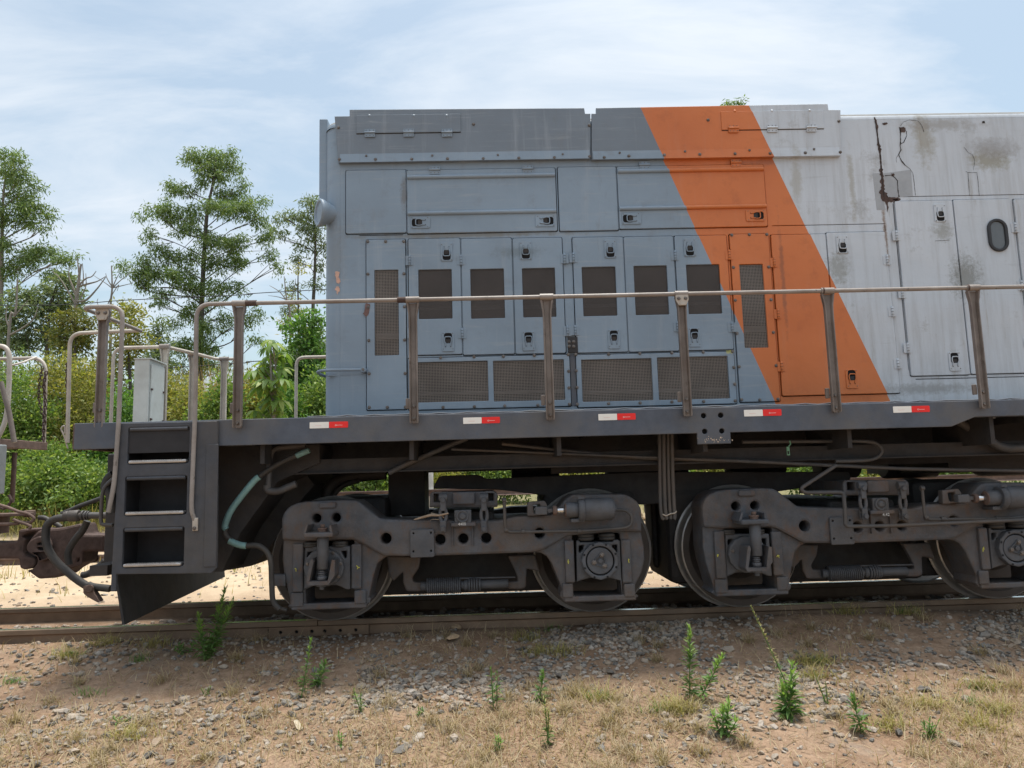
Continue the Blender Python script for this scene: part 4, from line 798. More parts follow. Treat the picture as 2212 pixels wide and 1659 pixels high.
for poly in ([(445,560),(485,455),(505,455),(475,570)], [(762,460),(782,455),(805,560),(770,575)]): m.prism([(lambda q: (q.x, q.z))(W(d1, *p, YB-.06)) for p in poly], YB-.19, YB+.01)
bpart(m, 'damper_bracket', iron_m, frame)
m = MB(); q = W(d1, 632, 555, YB-.14); m.cyl(q, q+Vector((0, 0, .018)), .032, 16); m.cyl(q+Vector((0, 0, .018)), q+Vector((0, 0, .03)), .036, 16); m.cyl(q+Vector((0, 0, .03)), q+Vector((0, 0, .055)), .018, 6); bpart(m, 'damper_bolt', rustlite_m, frame)
for cr, x, y0, y1, r in ((d1,480,672,738,.055),(d1,850,662,735,.055),(d2,1400,498,560,.060),(d2,1585,495,556,.060)):
    a, b = W(cr, x, y0, YB+.06), W(cr, x, y1, YB+.06); m = MB().lathe([(0, r*.8), (.006, r), ((a.z-b.z)*.45, r*1.02), ((a.z-b.z)*.5, r*.8), ((a.z-b.z)*.55, r*1.02), (a.z-b.z-.006, r), (a.z-b.z, r*.8)], a, (0, 0, -1), 18)
    bpart(m, 'rubber_spring', rubber_m)
# right axle box with round cover
arcb = [(1720-k*(1720-1335)/8, 920-38*math.sin(PI*k/8)) for k in range(9)]
m = MB().plate(rpoly(d2p((1312,562),(1345,560),(1350,575),(1640,570),(1645,555),(1690,553),Y=YB+.03), .004, 1)+d2p(*arcb, Y=YB+.03)+d2p((1322,925), Y=YB+.03), [rpoly(d2p((1342,605),(1385,602),(1378,640),(1352,668),(1340,660),Y=YB+.03), .006)[::-1], rpoly(d2p((1632,600),(1676,598),(1676,660),(1660,660),(1640,640),Y=YB+.03), .006)[::-1]], YB+.02, .10, .010)
q, r = cir(d2, 1525, 738, 124, 2.212, YB)
m.plate(circle(q.x, q.z, r*1.30, 12), [circle(q.x, q.z, r, 28)[::-1]], YB-.03, .055, .008)
m.plate(circle(q.x, q.z, r*1.02, 28), [], YB+.018, .01, .001, 1)
for t in range(8): m.cyl((q.x+r*1.18*math.cos(t*PI/4+.4), YB-.0305, q.z+r*1.18*math.sin(t*PI/4+.4)), (q.x+r*1.18*math.cos(t*PI/4+.4), YB-.031, q.z+r*1.18*math.sin(t*PI/4+.4)), .008, 8, 1)
ax2 = bpart(m, 'axle_box', [iron2_m, black_m])
m = MB().plate(circle(q.x, q.z, r*.93, 28), [], YB-.022, .04, .008); tri = [(q.x+r*.72*math.cos(t), q.z+r*.72*math.sin(t)) for t in (1.25, 1.25+2.09, 1.25+4.18)]
m.plate(rpoly(tri, .05, 4), [rpoly([((a-q.x)*.82+q.x, (b-q.z)*.82+q.z) for a, b in tri], .04, 4)[::-1]], YB-.034, .014, .004)
m.plate(circle(q.x, q.z, r*.17, 6), [], YB-.036, .016, .003); bpart(m, 'axle_box_cover', iron2_m, ax2)
for a, b in tri: put('bolt', BOLT, ax2, (q.x+(a-q.x)*.62, YB-.030, q.z+(b-q.z)*.62), None, (1.4, 1.2, 1.4))
# brake cylinder
yc = YB-.10
def L(x, y=290): return W(d2, x, y, yc)
k_ = lambda px: px/2.212*.542157*(yc-CAM_POS.y)/CAM_F
m = MB(); A = L(1345); A.z = L(1345, 290).z
def seg_(x0, x1, rp, mi=0, seg=24):
    a, b = L(x0), L(x1); b.z = a.z = A.z; m.cyl(a, b, k_(rp), seg, mi)
seg_(1385, 1640, 97); seg_(1335, 1390, 104); seg_(1225, 1345, 66, 0); seg_(1218, 1235, 60, 1); seg_(1145, 1225, 27, 2, 16); seg_(1112, 1146, 42, 1, 16)
seg_(1636, 1650, 80); seg_(1648, 1670, 20)
p = L(1060, 265); q = L(955, 318); m.box(p.x, q.x, yc-.03, yc+.03, A.z-.028, A.z+.03, 0, .008); p = L(1112, 280); m.box(L(1060).x, p.x, yc-.012, yc+.012, A.z-.012, A.z+.014, 0, .004)
p, q = L(1270, 368), L(1392, 398); m.box(p.x, q.x, yc-.02, YB, q.z, p.z, 0, .006)
for t in range(4): m.box(L(1340+t*13).x-.004, L(1340+t*13).x+.004, yc-.055, yc-.045, A.z+.075, A.z+.09)
bc = bpart(m, 'brake_cylinder', [iron2_m, rustlite_m, steel_m])
m = MB().plate(rpoly(d2p((885,222),(1035,208),(1062,250),(1050,335),(885,345)), .01), [rpoly(d2p((935,245),(1000,240),(1000,320),(945,322)), .01)[::-1]], YB-.03, .06, .008); bpart(m, 'lever_bracket', iron_m, frame)
def Lp(pts, Y): return [W(d2, *p, Y) for p in pts]
m = MB().tube(bend(Lp([(1660,290),(1745,290),(1805,330),(1808,415),(1760,450),(1340,477),(720,487),(690,465),(684,195)], YB-.06), .05, 5), .0115, 8)
for x, y in ((1345,476),(850,481),(702,470),(684,205)): q = W(d2, x, y, YB-.06); m.cyl(q-Vector((.014, 0, 0)), q+Vector((.014, 0, 0)), .018, 10)
bpart(m, 'brake_cylinder_pipe', pipe_m, bc)
# swing links
for X0 in (145, 505):
    m = MB(); Yl = YB-.05
    def Q(dx, y): return W(d2, X0+dx, y, Yl)
    for s in (-1, 1):
        y_ = s*.020
        for (y0, y1, w) in ((175,300,26),(385,490,28)): a, b = Q(-w, y0), Q(w, y1); m.box(a.x, b.x, Yl+y_-.007, Yl+y_+.007, b.z, a.z, 0, .012)
    a, b = Q(0, 270), Q(0, 400); m.tube([Vector((a.x+.022*math.cos(t), Yl, (a.z+b.z)/2+(a.z-b.z)*.5*math.sin(t))) for t in [2*PI*k/16 for k in range(17)]], .013, 8, 0, False)
    for y in (205, 455): q = Q(0, y); m.cyl((q.x, Yl-.045, q.z), (q.x, Yl+.04, q.z), .018, 8)
    q = Q(0, 178); m.cyl((q.x-.03, Yl, q.z), (q.x+.03, Yl, q.z), .028, 12)
    bpart(m, 'swing_link', iron2_m)
m = MB().plate(rpoly(d2p((25,150),(45,132),(600,128),(625,150),(625,268),(22,270)), .01), [rpoly(d2p((62,148),(130,148),(130,222),(62,222)), .008)[::-1], rpoly(d2p((520,142),(588,142),(588,210),(520,210)), .008)[::-1]], YB+.02, .12, .012)
m.box(W(d2,225,140,YB).x, W(d2,425,140,YB).x, YB-.01, YB+.02, W(d2,225,245,YB).z, W(d2,225,135,YB).z, 0, .01); m.box(W(d2,62,140,YB).x, W(d2,590,140,YB).x, YB+.13, YB+.9, W(d2,225,265,YB).z, W(d2,225,140,YB).z)
bpart(m, 'bolster', iron_m)
a, b = W(d2, 245, 292, YB), W(d2, 396, 405, YB); m = MB().box(a.x, b.x, YB-.035, YB+.05, b.z, a.z, 0, .008); q = W(d2, 318, 346, YB)
m.lathe([(0, .046), (.012, .044), (.014, .034), (.006, .033), (.006, .024), (.016, .022), (.018, .012)], (q.x, YB-.034, q.z), (0, -1, 0), 20); bpart(m, 'side_stop', iron2_m)
# brake rigging between the wheels
yS = -.80
def S(x, y): return W(c3, x, y, yS)
m = MB(); a, b = S(912, 762), S(1088, 758); nT = 17; tot = nT*12
m.tube([Vector((a.x+(b.x-a.x)*k/tot, yS+.054*math.cos(2*PI*k/12), a.z+.054*math.sin(2*PI*k/12))) for k in range(tot+1)], .0058, 5); m.cyl(a, Vector((b.x, yS, a.z)), .046, 14)
z = a.z
for x0, x1, r in ((1088,1108,.030),(1105,1128,.040),(1128,1138,.050),(1141,1151,.052),(1154,1164,.054),(1167,1177,.052),(1180,1192,.046),(1190,1335,.033),(880,914,.034)):
    p, q = S(x0, 760), S(x1, 760); m.cyl((p.x, yS, z), (q.x, yS, z), r, 16)
m.tube([S(1060, 722), S(1370, 715)], .007, 6)
bpart(m, 'slack_adjuster', iron2_m)
for poly in ([(700,605),(880,612),(868,670),(835,720),(840,742),(900,745),(900,792),(805,792),(785,745),(786,690),(735,740),(712,705)], [(1330,605),(1475,600),(1500,690),(1430,672),(1428,770),(1400,782),(1330,778),(1330,742),(1385,738),(1372,690)]):
    bpart(MB().plate(rpoly([(lambda q: (q.x, q.z))(S(*p)) for p in poly], .015, 3), [], yS+.02, .05, .012), 'brake_hanger', iron_m)
for xw in (XW1, XW2):
    m = MB(); tl = lambda y: None
    # profile from the outer face inwards along +y
    m.lathe([(-.02, .10), (0, .12), (.005, .20), (.045, .24), (.05, .34), (.01, .385), (0, .395), (0, RW-.012)], (xw, -.62, RW), (0, 1, 0), 56, 0, False, False)
    m.lathe([(0, RW-.012), (.006, RW-.002), (.10, RW+.003), (.112, RW+.012), (.120, RW+.026), (.132, RW+.022), (.138, RW+.006), (.139, .38), (.10, .30), (.139, .12)], (xw, -.62, RW), (0, 1, 0), 56, 1, False, False)
    w_ = bpart(m, 'wheel', [wheel_m, worn_m]); w2 = put('wheel', w_.data, LOCO, None, None, (1, -1, 1)); BOGIE.append(w2)
    m = MB().cyl((xw, -1.0, RW), (xw, 1.0, RW), .085, 20); m.box(xw-.36, xw+.40, -.44, .44, .16, .92, 0, .06); m.cyl((xw+.0, -.46, RW), (xw+.0, -.40, RW), .33, 24); bpart(m, 'traction_motor', dark_m)
m = MB(); m.box(XW1+.30, XW2-.30, -.40, .40, .14, .72, 0, .04); m.box((XW1+XW2)/2-.25, (XW1+XW2)/2+.25, -.9, .9, .50, .80, 0, .03); bpart(m, 'transom', dark_m)
def wheel_shoes(xw, s):
    m = MB(); a0, a1 = (-.25, .45)
    arc = [(xw+s*(RW+.004)*math.cos(t), RW+(RW+.004)*math.sin(t)) for t in np.linspace(a0, a1, 8)]; arc2 = [(xw+s*(RW+.05)*math.cos(t), RW+(RW+.05)*math.sin(t)) for t in np.linspace(a1, a0, 8)]
    m.prism(arc+arc2, -.60, -.52); m.box(*sorted((xw+s*(RW+.05), xw+s*(RW+.12))), -.58, -.54, RW-.02, RW+.12); bpart(m, 'brake_shoe', iron_m)
wheel_shoes(XW1, 1); wheel_shoes(XW2, -1)
DX = P(1610, 1085, YB)[0]-P(704.7, 1112, YB)[0]
def copy_part(o, off=None, parent=None):
    c = o.copy(); COL.objects.link(c)
    if parent is not None: c.parent = parent
    if off: c.location = Vector(c.location)+Vector(off)
    for ch in [k for k in o.children]: copy_part(ch, None, c)
    return c
for o in BOGIE: copy_part(o, (DX+(.150 if o.name.startswith('wheel') else 0), 0, 0))
# sand pipe and step bracket on the left pedestal, chalk numbers
tcr('sand_pipe', c2, [(1840,640),(1842,720),(1838,830),(1850,920),(1890,970),(1945,990)], -1.05, .014, rubber_m)
prism_cr('sand_pipe_bracket', [(c2,1842,745),(c2,1935,748),(c2,1935,828),(c2,1842,826)], -1.06, -1.0, iron_m, .01)
def text(s, x, y, z, size, mat, parent, name, rot=0):
    cu = bpy.data.curves.new('tmp', 'FONT'); cu.body = s; cu.size = size; cu.extrude = .0004; cu.align_x = 'CENTER'; ob = bpy.data.objects.new('tmp', cu); COL.objects.link(ob)
    me = bpy.data.meshes.new_from_object(ob.evaluated_get(bpy.context.evaluated_depsgraph_get())); bpy.data.objects.remove(ob); bpy.data.curves.remove(cu); me.materials.clear(); me.materials.append(mat)
    return put(name, me, parent, (x, y, z), (PI/2, rot, 0))
q = W(d2, 312, 425, YB-.046); text('4400', q.x, YB-.0462, q.z-.002, .028, chalk_m, frame, 'chalk_mark')
q = W(d3, 548, 530, YB-.046); text('4.42', q.x, YB-.0462, q.z-.002, .030, chalk_m, LOCO, 'chalk_mark')
rr = random.Random(3)
for cr, pts in ((d1, [(303,1003),(1066,985)]), (d2, [(1245,748),(1778,735)]), (d3, [(1718,930)]), (c4, [(503,866),(838,857)])):
    for x, y in pts:
        q = W(cr, x, y, YB-.002); m = MB()
        for k in range(3): d = Vector((rr.uniform(-.012, .012), 0, rr.uniform(-.02, .02))); m.tube([q+Vector((0, .002, 0)), q+Vector((d.x, -.004, d.z))], .003, 5)
        m.build('crayon_mark', yellow_m, LOCO)

# ------------------------------------------------------------------ dead stick lying on the bogie
m = MB(); Yk = YB-.03
for pts, r in (([(1750,400),(1850,372),(1950,345),(2060,348),(2170,322)], [.004,.009,.010,.008,.006]), ([(1960,322),(2060,345),(2150,395)], [.005,.006,.003]), ([(2165,318),(2090,360),(2050,400),(1980,395),(1945,412)], [.006,.004,.003,.002,.0015])):
    m.tube([W(d1, *p, Yk-.01*i) for i, p in enumerate(pts)], r, 6)
o = m.build('dead_stick', stickwood_m); o['label'] = 'dry forked stick lying on the bogie frame beside the swing link'; o['category'] = 'stick'
# ------------------------------------------------------------------ the second vehicle at the far left
VAG = thing('railway_wagon', 'rusty end of another rail vehicle with curved handrails at the left edge', 'rail vehicle')
yF = 1.30
qf = W(c1, 303, 1132, yF); zdk = qf.z; xe = qf.x
MB().box(xe-9, xe, -1.35, yF, zdk-.012, zdk+.045, 0, .008).build('deck', rust_m, VAG)
for s in (-1.34, yF-.02): MB().box(xe-9, xe-.7, s, s+.03, zdk-.22, zdk-.012, 0, .006).build('side_sill', rust_m, VAG)
for o in BOGIE: copy_part(o, (xe-4.6-(XW1+XW2)/2, 0, 0), VAG)
MB().box(xe-.02, xe+.012, -1.35, yF+.01, zdk-.03, zdk+.05, 0, .006).build('deck_edge', rustlite_m, VAG)
MB().box(xe-9, xe-.05, -.6, .6, zdk-.35, zdk-.012).build('frame_beam', dark_m, VAG)
p = [Vector((W(c1, 290, 1120, yF).x, yF, zdk)), W(c1, 303, 590, yF), W(c1, 250, 532, yF), W(c1, -80, 545, yF)]
p[1].z = W(c1, 303, 540, yF).z; p[2] = p[3]; p = p[:3]; p[2].z = p[1].z
MB().tube(bend(p, .16, 7), .018, 10).build('handrail', cream_m, VAG)
p = [W(c1, -20, 1080, .6), W(c1, 40, 960, .6), W(c1, 58, 780, .6), W(c1, 66, 470, .6), W(c1, -60, 455, .6)]
MB().tube(bend(p, .14, 7), .022, 10).build('handrail', cream_m, VAG)
MB().tube(smooth([W(c1, 75, 590, .8), W(c1, 150, 570, .9), W(c1, 240, 535, 1.2)], 6), .010, 6).build('grab_wire', cream_m, VAG)
chain([W(c1, 310, 620, yF-.03), W(c1, 290, 720, yF-.03), W(c1, 300, 830, yF-.03), W(c1, 290, 1000, yF-.03), W(c1, 288, 1120, yF-.03)], 'safety_chain', VAG, .006, .045)
chain([W(c1, 285, 590, yF-.05), W(c1, 262, 700, yF-.05), W(c1, 260, 830, yF-.05), W(c1, 300, 960, yF-.05)], 'safety_chain', VAG, .005, .04)
MB().tube([W(c1, 5, 700, .3), W(c1, 60, 900, .3), W(c1, 95, 1100, .3)], .022, 8).build('hand_brake_rod', post_m, VAG)
MB().tube([W(c2, 100, -80, .9), W(c2, 85, 200, .9), W(c2, 80, 260, .9)], .022, 8).build('pipe_post', rustlite_m, VAG)
a, b = W(c2, -100, -60, .5), W(c2, 32, 200, .5); MB().box(a.x, b.x, .30, .5, b.z, zdk-.015, 0, .01).build('end_box', greybox_m, VAG)
m = MB().plate(rpoly(d4p([(-700,835),(0,832),(215,808),(228,668),(420,655),(545,662),(560,690),(430,700),(330,720),(270,760),(330,790),(300,850),(292,960),(330,1010),(440,1030),(465,1090),(430,1150),(310,1185),(245,1165),(232,1040),(-700,1042)], -.10), .02, 3), [], -.10, .22, .02); m.build('coupler', rust_m, VAG)
def vt(pts, Y, r, mat): MB().tube(smooth([W(d4, *p, Y) for p in pts], 6), r, 8).build('air_hose', mat, VAG)
vt([(-60,345),(90,385),(230,440),(350,470),(430,525),(390,575),(300,580),(170,545)], -.2, .013, rustlite_m)
vt([(-60,605),(120,600),(240,590)], -.2, .013, rustlite_m); vt([(170,540),(250,575),(330,600),(390,630),(370,660)], -.22, .012, rustlite_m)
vt([(490,520),(560,520),(640,560),(720,600),(780,640)], .1, .02, rubber_m)
vt([(110,230),(140,310),(60,400),(-20,380)], 0, .012, rust_m)
m = MB(); a, b = W(d4, -100, 470, -.1), W(d4, 245, 500, -.1); m.box(a.x, b.x, -.12, .1, b.z, a.z, 0, .006); m.box(W(d4,-60,0,0).x, W(d4,60,0,0).x, -.1, .1, W(d4,0,720,0).z, a.z); m.box(W(d4,360,0,.1).x, W(d4,440,0,.1).x, .05, .15, W(d4,0,520,.1).z, W(d4,0,435,.1).z, 0, .01); m.build('draft_rigging', rustlite_m, VAG)

# ------------------------------------------------------------------ ground
def G(px, py, z=0):
    d = CF + CR*((px-IW/2)/CAM_F) + CU*((IH/2-py)/CAM_F); t = (z-CAM_POS.z)/d.z; return CAM_POS+d*t
_ph = RNG.uniform(0, 6.28, (14, 2)); _k = RNG.normal(0, 1, (14, 2))
def bumps(x, y, f): 
    s = 0
    for i in range(14): s = s+np.sin((x*_k[i, 0]+y*_k[i, 1])*f*(1+.35*i)+_ph[i, 0])/(1+.5*i)
    return s
_Y = np.array([-400, -60, -7, -4, -2.7, -1.6, -.95, -.70, -.56, -.46, 0, .42, .62, 1.1, 2.2, 3.4, 4.0, 7.2, 8.6, 10, 14, 30, 60, 400])
_Z = np.array([-.7, -.7, -.60, -.53, -.42, -.262, -.135, -.088, -.098, -.12, -.14, -.14, -.125, -.17, -.22, -.20, -.17, -.10, .28, .42, .55, .6, .6, .6])
def gz(x, y):
    x = np.asarray(x, float); y = np.asarray(y, float)
    near = np.exp(-(np.minimum(np.abs(y-.535), np.abs(y+.535))/.12)**2)
    amp = .014*(1-near*.8)+.05*np.clip((np.abs(x)-8)/20, 0, 1)*(np.abs(y) > 12)
    return np.interp(y, _Y, _Z)+.022*np.clip((x-.2)/1.5, 0, 1)*np.exp(-((y+.75)/.16)**2)-.035*np.exp(-((x+1.6)/.9)**2-((y+.66)/.16)**2)+bumps(x, y, 1.5)*amp*.7+bumps(x+3, y-2, 6)*.0045*(1-near*.7)
def axis(lo, hi, d, far, g=1.25):
    a = list(np.arange(lo, hi+1e-6, d)); s = d
    while a[-1] < far: s *= g; a.append(a[-1]+s)
    s = d; b = [lo]
    while b[-1] > -far: s *= g; b.append(b[-1]-s)
    return np.array(b[:0:-1]+a)
gx, gy = axis(-5, 5, .035, 600), axis(-3.3, 1.2, .03, 600); X, Y = np.meshgrid(gx, gy); Zg = gz(X, Y); nx, ny = len(gx), len(gy)
def grid_mesh(name, V, nx, ny, mat, smooth_=True):
    me = bpy.data.meshes.new(name); me.vertices.add(len(V)); me.vertices.foreach_set('co', V.astype(np.float32).ravel())
    i = np.arange(nx-1)[None, :]+nx*np.arange(ny-1)[:, None]; F = np.stack([i, i+1, i+nx+1, i+nx], -1).reshape(-1, 4)
    return quadfill(me, F, mat, smooth_)
def quadfill(me, F, mat, smooth_=False):
    n, k = F.shape; me.loops.add(n*k); me.loops.foreach_set('vertex_index', F.astype(np.int32).ravel()); me.polygons.add(n)
    me.polygons.foreach_set('loop_start', np.arange(0, n*k, k, dtype=np.int32)); me.polygons.foreach_set('loop_total', np.full(n, k, np.int32))
    me.polygons.foreach_set('use_smooth', np.full(n, smooth_)); me.materials.append(mat); me.update(calc_edges=True); return me
ground = put('ground', grid_mesh('ground', np.stack([X, Y, Zg], -1).reshape(-1, 3), nx, ny, soil_m), None, kind='structure')

# ------------------------------------------------------------------ tracks
def rail_prof(): return [(-.066, -.152), (.066, -.152), (.066, -.142), (.012, -.122), (.009, -.05), (.033, -.038), (.0335, -.006), (.026, 0), (-.026, 0), (-.0335, -.006), (-.033, -.038), (-.009, -.05), (-.012, -.122), (-.066, -.142)]
def rail(name, x0, x1, y, z, parent, mats, flip=False):
    pr = rail_prof(); n = len(pr); m = MB(); vs = [(x0, y+a, z+b) for a, b in pr]+[(x1, y+a, z+b) for a, b in pr]
    fs = [(i, (i+1) % n, (i+1) % n+n, i+n) for i in range(n)]
    m.add(vs, fs); m.add(vs[:n], [tuple(range(n))[::-1]]); m.add(vs[n:], [tuple(range(n))])
    for i in (6, 7, 8): m.m[i] = 1
    for i in (8, 9): m.m[i] = 2
    return m.build(name, mats, parent)
TR = thing('railway_track', None, None, kind='structure'); rm = [railside_m, steel_m, railface_m]
xj = W(c3, 345, 960, -.57).x
rail('rail', -60, xj-.003, -.535, 0, TR, rm); rail('rail', xj+.003, 60, -.535, 0, TR, rm); rail('rail', -60, 60, .535, 0, TR, rm)
hx = [W(c3, x, 963, -.57).x for x in (152, 235, 315, 382, 462, 543)]
MB().plate(rrect(W(c3, 90, 960, -.57).x, -.118, W(c3, 610, 960, -.57).x, -.045, .004), [circle(x, -.082, .0125, 12)[::-1] for x in hx], -.567, .024, .004).build('fishplate', railside_m, TR)
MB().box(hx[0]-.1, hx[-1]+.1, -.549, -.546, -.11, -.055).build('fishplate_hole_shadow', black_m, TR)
a, b = W(c4, 95, 1185, -.6), W(c4, 310, 1212, -.6); MB().box(a.x, b.x, -.63, -.60, -.118, -.082, 0, .004).build('rail_anchor', dark_m, TR)
MB().box(xj-.09, xj+.0, -.56, -.53, .0005, .005).build('rail_shim', stickwood_m, TR)
g2 = G(*d4(1180, 975), z=0); T2 = thing('railway_track', None, None, kind='structure'); rm2 = [rustlite_m, steel_m, rustlite_m]
y2 = min(max(g2.y, 4.2), 6.0); rail('rail', -60, 60, y2, -.0, T2, rm2); rail('rail', -60, 60, y2+1.07, -.0, T2, rm2)
# rusty rails lying on rubble behind the second track
RS = thing('rail_stack', 'rusty spare rails lying on tan rubble behind the second track', 'rail pile')
for k in range(2): rail('spare_rail', P(640, 1070, 8.4)[0], 14, 8.4+.16*k, P(760, 1062, 8.4)[1], RS, [rustlite_m, rust_m, rust_m])
PO = thing('concrete_post', 'short pale concrete post standing in the grass behind the wheels', 'post')
a = W(c3, 918, 160, 9.2); MB().cyl((a.x, 9.2, gz(a.x, 9.2)-.1), (a.x, 9.2, 1.75), .11, 14).build('shaft', concrete_m, PO); MB().box(a.x-.16, a.x+.16, 9.04, 9.36, W(c3, 918, 262, 9.2).z-.05, W(c3, 918, 262, 9.2).z, 0, .01).build('foot', concrete_m, PO)

# ------------------------------------------------------------------ stones
def stone_mesh(seed, sub=1):
    bm = bmesh.new(); bmesh.ops.create_icosphere(bm, subdivisions=sub, radius=1); r = random.Random(seed)
    cuts = [(Vector((r.gauss(0, 1), r.gauss(0, 1), r.gauss(0, 1))).normalized(), r.uniform(.45, .8)) for _ in range(8)]
    for v in bm.verts:
        for n_, d in cuts:
            e = v.co.dot(n_)-d
            if e > 0: v.co -= n_*e
        v.co.x *= 1.15; v.co.y *= .9; v.co.z *= .62
    bm.verts.index_update(); V = np.array([v.co[:] for v in bm.verts]); F = np.array([[v.index for v in f.verts] for f in bm.faces]); bm.free(); return V, F
ST = [stone_mesh(s) for s in range(10)]
STM_ = []
for V, F in ST:
    me = bpy.data.meshes.new('stone'); me.vertices.add(len(V)); me.vertices.foreach_set('co', V.ravel()); quadfill(me, F, stone_m); STM_.append(me)
def density(x, y):          # where the ballast lies thick
    d = .24+.0*x
    d = d+1.5*np.exp(-((y+1.72+.05*np.sin(x*1.7))/.24)**2)*(x < -1.0)*(.5+.5*np.sin(x*2+1))
    d = d+1.15*np.exp(-((y+1.55)/.32)**2)*((x > -.9) & (x < 1.0))
    d = d+1.0*np.exp(-((y+1.55)/.30)**2)*((x > 1.2) & (x < 2.0))+1.2*np.exp(-((y+1.15)/.3)**2)*(x > 2.3)+.35*(x > .3)*(y > -2.2)
    d = d+.5*np.exp(-((y+.9)/.22)**2)*(np.sin(x*2.3)+.4 > 0)+.12*(np.abs(y) < .45)
    return d*np.clip(.65+.55*bumps(x*1.0, y*1.6, 2.2), .06, 1.6)
def scatter(n, x0, x1, y0, y1, fn, mx=1.6):
    out = np.zeros((0, 2))
    while len(out) < n:
        c = np.stack([RNG.uniform(x0, x1, n*3), RNG.uniform(y0, y1, n*3)], -1); k = RNG.uniform(0, mx, n*3) < fn(c[:, 0], c[:, 1]); out = np.concatenate([out, c[k]])
    return out[:n]
sp = scatter(9500, -4.6, 4.6, -3.1, -.62, density); ss = .010+.030*RNG.beta(1.2, 3.4, len(sp)); so = np.argsort(-ss*(3.2/(sp[:, 1]+6.5))); sp, ss = sp[so], ss[so]; ss[:290] *= 1.18
for i in range(290):
    x, y = sp[i]; o = put('stone', STM_[i % 10], ground, (x, y, float(gz(x, y))+ss[i]*.22), (RNG.uniform(-.4, .4), RNG.uniform(-.4, .4), RNG.uniform(0, 6.3)), (ss[i]*RNG.uniform(.85, 1.3), ss[i]*RNG.uniform(.85, 1.2), ss[i]*RNG.uniform(.7, 1.2)))
def stone_field(name, pts, sizes, sink=.2):
    Vs, Fs, off = [], [], 0; zs = gz(pts[:, 0], pts[:, 1])
    for i in range(len(pts)):
        V, F = ST[i % 10]; a = RNG.uniform(0, 6.28); c, s = math.cos(a), math.sin(a); t = RNG.uniform(-.5, .5); ct, st = math.cos(t), math.sin(t)
        v = V*sizes[i]*RNG.uniform(.8, 1.25, 3); v = np.stack([v[:, 0], v[:, 1]*ct-v[:, 2]*st, v[:, 1]*st+v[:, 2]*ct], -1)
        v = np.stack([v[:, 0]*c-v[:, 1]*s+pts[i, 0], v[:, 0]*s+v[:, 1]*c+pts[i, 1], v[:, 2]+zs[i]+sizes[i]*sink], -1); Vs.append(v); Fs.append(F+off); off += len(V)
    me = bpy.data.meshes.new(name); V = np.concatenate(Vs); me.vertices.add(len(V)); me.vertices.foreach_set('co', V.astype(np.float32).ravel()); return put(name, quadfill(me, np.concatenate(Fs), stone_m), None, kind='stuff')
stone_field('ballast_gravel', sp[290:], ss[290:])
p2 = np.concatenate([scatter(3000, -4.6, 4.6, -3.1, -.65, lambda x, y: .3+0*x, .3)])
stone_field('fine_gravel', p2, .004+.006*RNG.random(len(p2)))
p3 = np.concatenate([scatter(1500, -5, 5, -.42, .42, lambda x, y: 1+0*x, 1), scatter(2600, -9, 9, .75, 8.2, lambda x, y: 1+0*x, 1)]); stone_field('far_gravel', p3, .016+.035*RNG.beta(1.2, 3, len(p3)))
p4 = np.stack([RNG.uniform(P(600, 1070, 8.3)[0], 14, 700), RNG.uniform(7.9, 8.5, 700)], -1); rub = stone_field('rubble', p4, .04+.06*RNG.random(700)); rub.data.materials[0] = tanstone_m
def rock(label, px, py, s, seed, mat=tanstone_m, flat=1.0, cat='rock', zg=-.25, sink=.25):
    g = G(px, py, zg)
    for _ in range(6): g = G(px, py, float(gz(g.x, g.y))+s*.1)
    V, F = stone_mesh(seed, 2); me = bpy.data.meshes.new('rock'); me.vertices.add(len(V)); me.vertices.foreach_set('co', V.ravel()); quadfill(me, F, mat)
    return put('rock', me, None, (g.x, g.y, float(gz(g.x, g.y))+s*sink), (0, 0, RNG.uniform(0, 6)), (s, s*.8, s*.9*flat), label=label, category=cat)
rock('pointed tan rock lying against the near rail behind the tall weed', *c2(1660, 1165), .062, 101); rock('smaller tan stone right of the pointed tan rock', *c2(1790, 1140), .036, 102)
rock('crumbling tan clod against the rail below the slack adjuster', *crop(1300,2350,1.5255)(790, 235), .060, 103); rock('flat tan earth clod on the slope below the rail, mid picture', *crop(1300,2350,1.5255)(770, 345), .075, 104, flat=.5)
rock('pale grey rock near the bottom edge, right of centre', *crop(1300,2350,1.5255)(1675, 900), .034, 105, stone_m); rock('upright grey stone near the bottom edge with a dark foot', *crop(1300,2350,1.5255)(2045, 895), .026, 106, stone_m, 1.6)
rock('long flat dark slate lying alone on the soil at right', *crop(2650,2350,1.5469)(1590, 612), .052, 107, stone_m, .35); rock('dark round stone in the pale gravel right of the twin weed', *crop(2650,2350,1.5469)(555, 490), .030, 108, stone_m)
rock('grey blocky stone in the gravel patch at far right', *crop(2650,2350,1.5469)(1705, 478), .042, 109, stone_m); rock('mossy greenish rock at the edge of the gravel at far right', *crop(2650,2350,1.5469)(1965, 205), .055, 110, stone_m)

